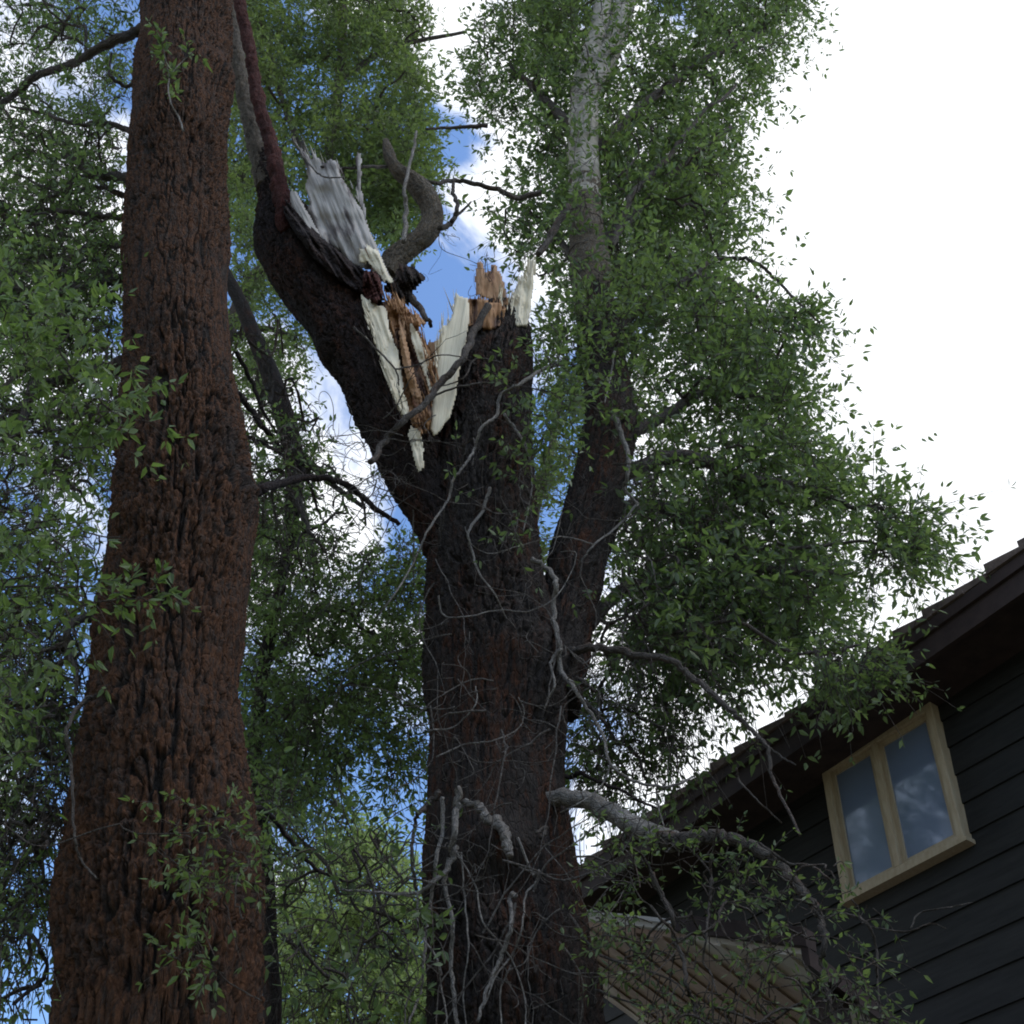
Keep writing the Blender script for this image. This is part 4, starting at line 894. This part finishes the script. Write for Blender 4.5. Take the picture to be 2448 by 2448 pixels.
la('limb_bark', 4, [(-60, 580), (100, 530), (250, 500), (430, 500), (560, 440), (640, 380)], 16, 7, LD - 1.1)
la('limb_bark', 4, [(-60, 960), (150, 975), (350, 1030), (560, 1100), (700, 1110)], 14, 7, LD - 1.1)
la('limb_bark', 4, [(-60, 1110), (150, 1070), (400, 1030), (520, 1000)], 12, 7, LD - 1.0)
la('limb_bark', 4, [(-60, 1400), (120, 1385), (300, 1395), (550, 1390), (740, 1460), (900, 1410)], 16, 6, LD - 1.1)
la('limb_bark', 4, [(-60, 330), (100, 180), (230, 60), (330, -40)], 24, 12, LD - .9)
la('limb_bark', 6, [(20, 800), (110, 870), (190, 920), (290, 925)], 10, 5, LD - .9)
la('grey_limb', 1, [(1035, 740), (1010, 660), (960, 560), (960, 440), (1030, 350), (1090, 300)], 11, 6, LD - .7)
la('limb_bark', 1, [(960, 440), (930, 300), (905, 200)], 8, 4, LD - .7)
la('limb_bark', 6, [(900, 930), (980, 1010), (1100, 1090), (1200, 1150), (1320, 1230)], 7, 4, LD - .7)
la('limb_bark', 6, [(1480, 1800), (1300, 1700), (1200, 1600), (1080, 1530)], 8, 4, LD - .7)
ln_ = np.vstack([spline(p[:, :3], 8) for p in Lb[:12]])
la('black_bark', 4, [(1330, 520), (1450, 560), (1560, 620), (1680, 700), (1760, 820), (1800, 960)], 30, 14, LD + .6, LD + 1.2)
la('black_bark', 4, [(1340, 60), (1430, 240), (1500, 420), (1600, 560)], 26, 14, LD + .8, LD + 1.3)
la('limb_bark', 4, [(1640, 860), (1700, 960), (1760, 1080), (1850, 1200)], 34, 16, LD + .9)
la('limb_bark', 1, [(690, 1100), (560, 1060), (400, 1090), (260, 1060), (80, 980)], 34, 14, LD + .5)
la('limb_bark', 1, [(700, 1400), (560, 1380), (420, 1440), (320, 1560), (180, 1640)], 34, 14, LD + .3)
la('limb_bark', 1, [(760, 760), (620, 700), (420, 700), (240, 640), (60, 600)], 36, 14, LD + .4)
cl = Crown(lt, M['leaf'], M['limb_bark'], ln_)
cl.lobe([(-60, -60), (262, -60), (250, 120), (238, 300), (236, 520), (100, 620), (-60, 620)], 5.0, 7.5, 70, 700, 2500, tlen=.40, size=.072, per=11, gap=.02, centre=at(300 * K, 500 * K, 5.5), seed=21, bare=.25)
cl.lobe([(-60, 480), (232, 460), (225, 900), (215, 1000), (190, 1220), (140, 1400), (-60, 1420)], 5.0, 7.0, 70, 700, 2400, tlen=.32, size=.056, per=11, gap=.04, centre=at(300 * K, 900 * K, 5.5), droop=.5, seed=22, bare=.25)
cl.lobe([(-60, 1380), (150, 1380), (115, 1560), (100, 1760), (-60, 1720)], 5.0, 6.4, 30, 200, 560, tlen=.3, size=.045, per=10, gap=.12, droop=.9, seed=23, bare=.3, out=.3)
cl.lobe([(-60, 1720), (92, 1760), (85, 1960), (-60, 1960)], 5.0, 6.0, 8, 50, 110, tlen=.3, size=.055, per=10, gap=.1, droop=.8, seed=24, bare=.3)
for pl_, d0_, d1_, sd_ in (([(-20, 200), (240, 220), (235, 480), (-20, 520)], 5.1, 6.2, 61), ([(40, 560), (230, 560), (225, 900), (60, 1000)], 5.0, 6.0, 62), ([(60, 1150), (180, 1200), (120, 1600), (0, 1650)], 4.8, 5.6, 63)):
    cl.lobe(pl_, d0_, d1_, 26, 130, 120, tlen=.35, size=.06, per=8, gap=-.2, droop=.9, seed=sd_, bare=.8, r=(.022, .011), tr=.004, wiggle=.2, sag=.12)
cl.nodes = np.vstack([spline(p[:, :3], 6) for p in Lb[12:15]])
cl.lobe([(455, 600), (540, 640), (600, 780), (640, 900), (700, 980), (600, 1100), (470, 1050)], 5.6, 7.2, 20, 90, 120, tlen=.35, size=.06, per=8, gap=-.2, droop=.8, seed=64, bare=.7, r=(.02, .010), tr=.004, wiggle=.2)
cl.lobe([(460, 760), (560, 830), (700, 900), (790, 960), (740, 1060), (600, 1060), (470, 980)], 5.4, 6.6, 10, 50, 150, tlen=.28, size=.06, per=9, gap=.1, seed=25, bare=.45, r=(.012, .006))
cl.lobe([(480, 1480), (640, 1500), (790, 1560), (800, 1760), (760, 1940), (520, 1940)], 5.2, 6.4, 24, 110, 240, tlen=.3, size=.065, per=9, gap=.05, seed=26, bare=.45, r=(.014, .006), wiggle=.25)
cl.build()
cn = Crown(lt, M['leaf_near'], M['limb_bark'], np.vstack([spline(p[:, :3], 6) for p in Lb[15:21]]))
cn.lobe([(-40, 560), (190, 600), (250, 760), (240, 900), (150, 1000), (-40, 1000)], 3.5, 4.2, 16, 90, 150, tlen=.24, size=.072, per=10, gap=.02, seed=27, r=(.008, .004), tr=.002, gs=2.5)
cn.lobe([(-40, 430), (120, 520), (200, 640), (-40, 640)], 3.5, 4.2, 6, 30, 45, tlen=.24, size=.076, per=10, gap=.02, seed=28, r=(.008, .004), tr=.002, gs=2.5)
cn.lobe([(-40, 980), (230, 960), (330, 1100), (210, 1160), (130, 1250), (-40, 1400)], 3.5, 4.2, 14, 80, 120, tlen=.22, size=.062, per=9, gap=.05, seed=29, r=(.007, .004), tr=.002, gs=2.5)
cn.along(Lb[21], 10, .14, .075); cn.along(Lb[22], 8, .14, .075); cn.along(Lb[18], 22, .18, .06); cn.along(Lb[15], 20, .18, .07)
cn.along(Lb[23], 9, .16, .05); cn.along(Lb[24], 14, .14, .05)
cn.lobe([(330, 1540), (480, 1520), (500, 1600), (480, 1760), (390, 1700)], 4.1, 4.4, 5, 18, 60, tlen=.14, size=.038, per=8, seed=30, r=(.005, .003), tr=.002)
cn.build('young_leaves')

# ================================================================== TREES BEHIND
def back_tree(name, label, trunk_rows, matk, leafm, lobes, limbs, group='trees standing behind the two big trunks', seg=24):
    p = ground_path([(x * K, y * K, w_ * K, D) for x, y, w_, D in trunk_rows], 1.3)
    b = p[0][:3].copy(); b[2] = 0
    r = thing(name, label, 'tree', b, group)
    tube('trunk', p, M[matk], r, seg, step=.06, disp=small_disp(.09, 5))
    nodes = [spline(p[2:, :3], 8)]
    for q in limbs:
        pp = pxpath([(x * K, y * K, w_ * K, D) for x, y, w_, D in q]); tube('branch', spline(pp, 5), M['limb_bark'], r, 10, step=.06, disp=small_disp(.12, 7)); nodes.append(spline(pp[:, :3], 8))
    c = Crown(r, M[leafm], M['limb_bark'], np.vstack(nodes))
    for kw in lobes: c.lobe(**kw)
    c.build(); return r
back_tree('leafy_tree', 'dense green tree whose crown fills the sky behind the grey split wood', [(370, 1500, 40, 10.5), (390, 1100, 38, 10.5), (400, 750, 34, 10.6), (470, 540, 26, 10.7), (590, 400, 22, 10.8), (640, 150, 18, 11), (650, -100, 10, 11)], 'limb_bark', 'leaf_back',
    [dict(poly=[(420, -60), (790, -60), (800, 40), (770, 120), (820, 200), (810, 300), (780, 380), (735, 440), (650, 400), (560, 330), (440, 400), (425, 200)], D0=9.8, D1=12.6, n_mid=70, n_fine=600, n_twig=5600, tlen=.6, size=.12, per=12, gap=.04, gs=.7, r=(.04, .016), tr=.004, seed=41),
     dict(poly=[(435, 380), (520, 420), (540, 540), (560, 600), (580, 670), (540, 740), (455, 780), (440, 600)], D0=9.5, D1=12, n_mid=24, n_fine=160, n_twig=850, tlen=.45, size=.09, per=11, gap=.1, r=(.03, .012), seed=42),
     dict(poly=[(730, 300), (800, 320), (790, 420), (730, 470)], D0=10, D1=12, n_mid=6, n_fine=40, n_twig=300, tlen=.5, size=.13, per=12, seed=43)],
    [[(632, 380, 18, 10.8), (560, 260, 14, 10.9), (520, 150, 8, 11)], [(430, 640, 16, 10.7), (500, 620, 12, 10.5), (560, 640, 8, 10.4)], [(640, 150, 14, 11), (740, 90, 10, 11), (880, 60, 6, 11)], [(634, 330, 14, 10.8), (720, 300, 10, 11), (790, 330, 6, 11)]])
back_tree('leafy_tree', 'shaded tree with a thin dark stem, seen between the two big trunks', [(512, 1960, 36, 8.3), (508, 1800, 34, 8.3), (498, 1600, 30, 8.3), (480, 1450, 27, 8.4), (500, 1250, 24, 8.5), (540, 1050, 22, 8.5), (556, 920, 34, 8.5), (548, 830, 40, 8.5), (515, 720, 36, 8.5), (482, 640, 30, 8.5), (448, 560, 26, 8.5), (405, 480, 20, 8.5)], 'bark', 'leaf',
    [dict(poly=[(452, 1000), (560, 1000), (640, 1040), (790, 1040), (812, 1100), (812, 1460), (740, 1490), (660, 1440), (560, 1540), (470, 1500), (450, 1250)], D0=7.6, D1=10.4, n_mid=60, n_fine=700, n_twig=2700, tlen=.40, size=.065, per=12, gap=.04, gs=1.0, r=(.024, .01), seed=45),
     dict(poly=[(450, 780), (520, 800), (600, 850), (560, 1000), (455, 1000)], D0=8, D1=9.6, n_mid=12, n_fine=80, n_twig=300, tlen=.4, size=.08, per=11, gap=.1, seed=46, bare=.2)],
    [[(500, 1250, 18, 8.5), (600, 1160, 12, 8.8), (720, 1130, 7, 9)], [(490, 1380, 16, 8.4), (580, 1320, 12, 8.7), (700, 1350, 7, 9)], [(556, 920, 16, 8.5), (580, 1000, 12, 8.3), (600, 1080, 8, 8.2)], [(548, 830, 16, 8.5), (610, 900, 12, 8.6), (690, 960, 8, 8.8)]])
back_tree('leafy_tree', 'bushy tree visible through the fork between the broken trunk and its leader', [(960, 1960, 44, 13.2), (960, 1500, 40, 13.2), (970, 1200, 34, 13.2), (1000, 1000, 24, 13.2), (1040, 850, 14, 13.2), (1060, 740, 8, 13.2)], 'limb_bark', 'leaf_back',
    [dict(poly=[(1000, 700), (1110, 680), (1170, 800), (1140, 1000), (1080, 1080), (1010, 1090), (995, 900)], D0=12, D1=14.4, n_mid=16, n_fine=130, n_twig=750, tlen=.5, size=.1, per=11, gap=.08, r=(.03, .012), seed=48)], [])
back_tree('willow_tree', 'bright yellow-green tree far beyond, low between the trunks', [(600, 1960, 20, 30), (620, 1850, 18, 30), (640, 1750, 14, 30), (650, 1660, 8, 30), (655, 1610, 4, 30)], 'bark', 'leaf_far',
    [dict(poly=[(505, 1700), (560, 1640), (620, 1590), (680, 1575), (740, 1620), (790, 1680), (830, 1760), (840, 1990), (500, 1990)], D0=27, D1=33, n_mid=60, n_fine=500, n_twig=3600, tlen=.9, size=.16, per=12, gap=.03, gs=.35, r=(.06, .02), tr=.008, seed=51, upb=.9, droop=.1)], [], group=None)
print('LEAVES', NL[0])
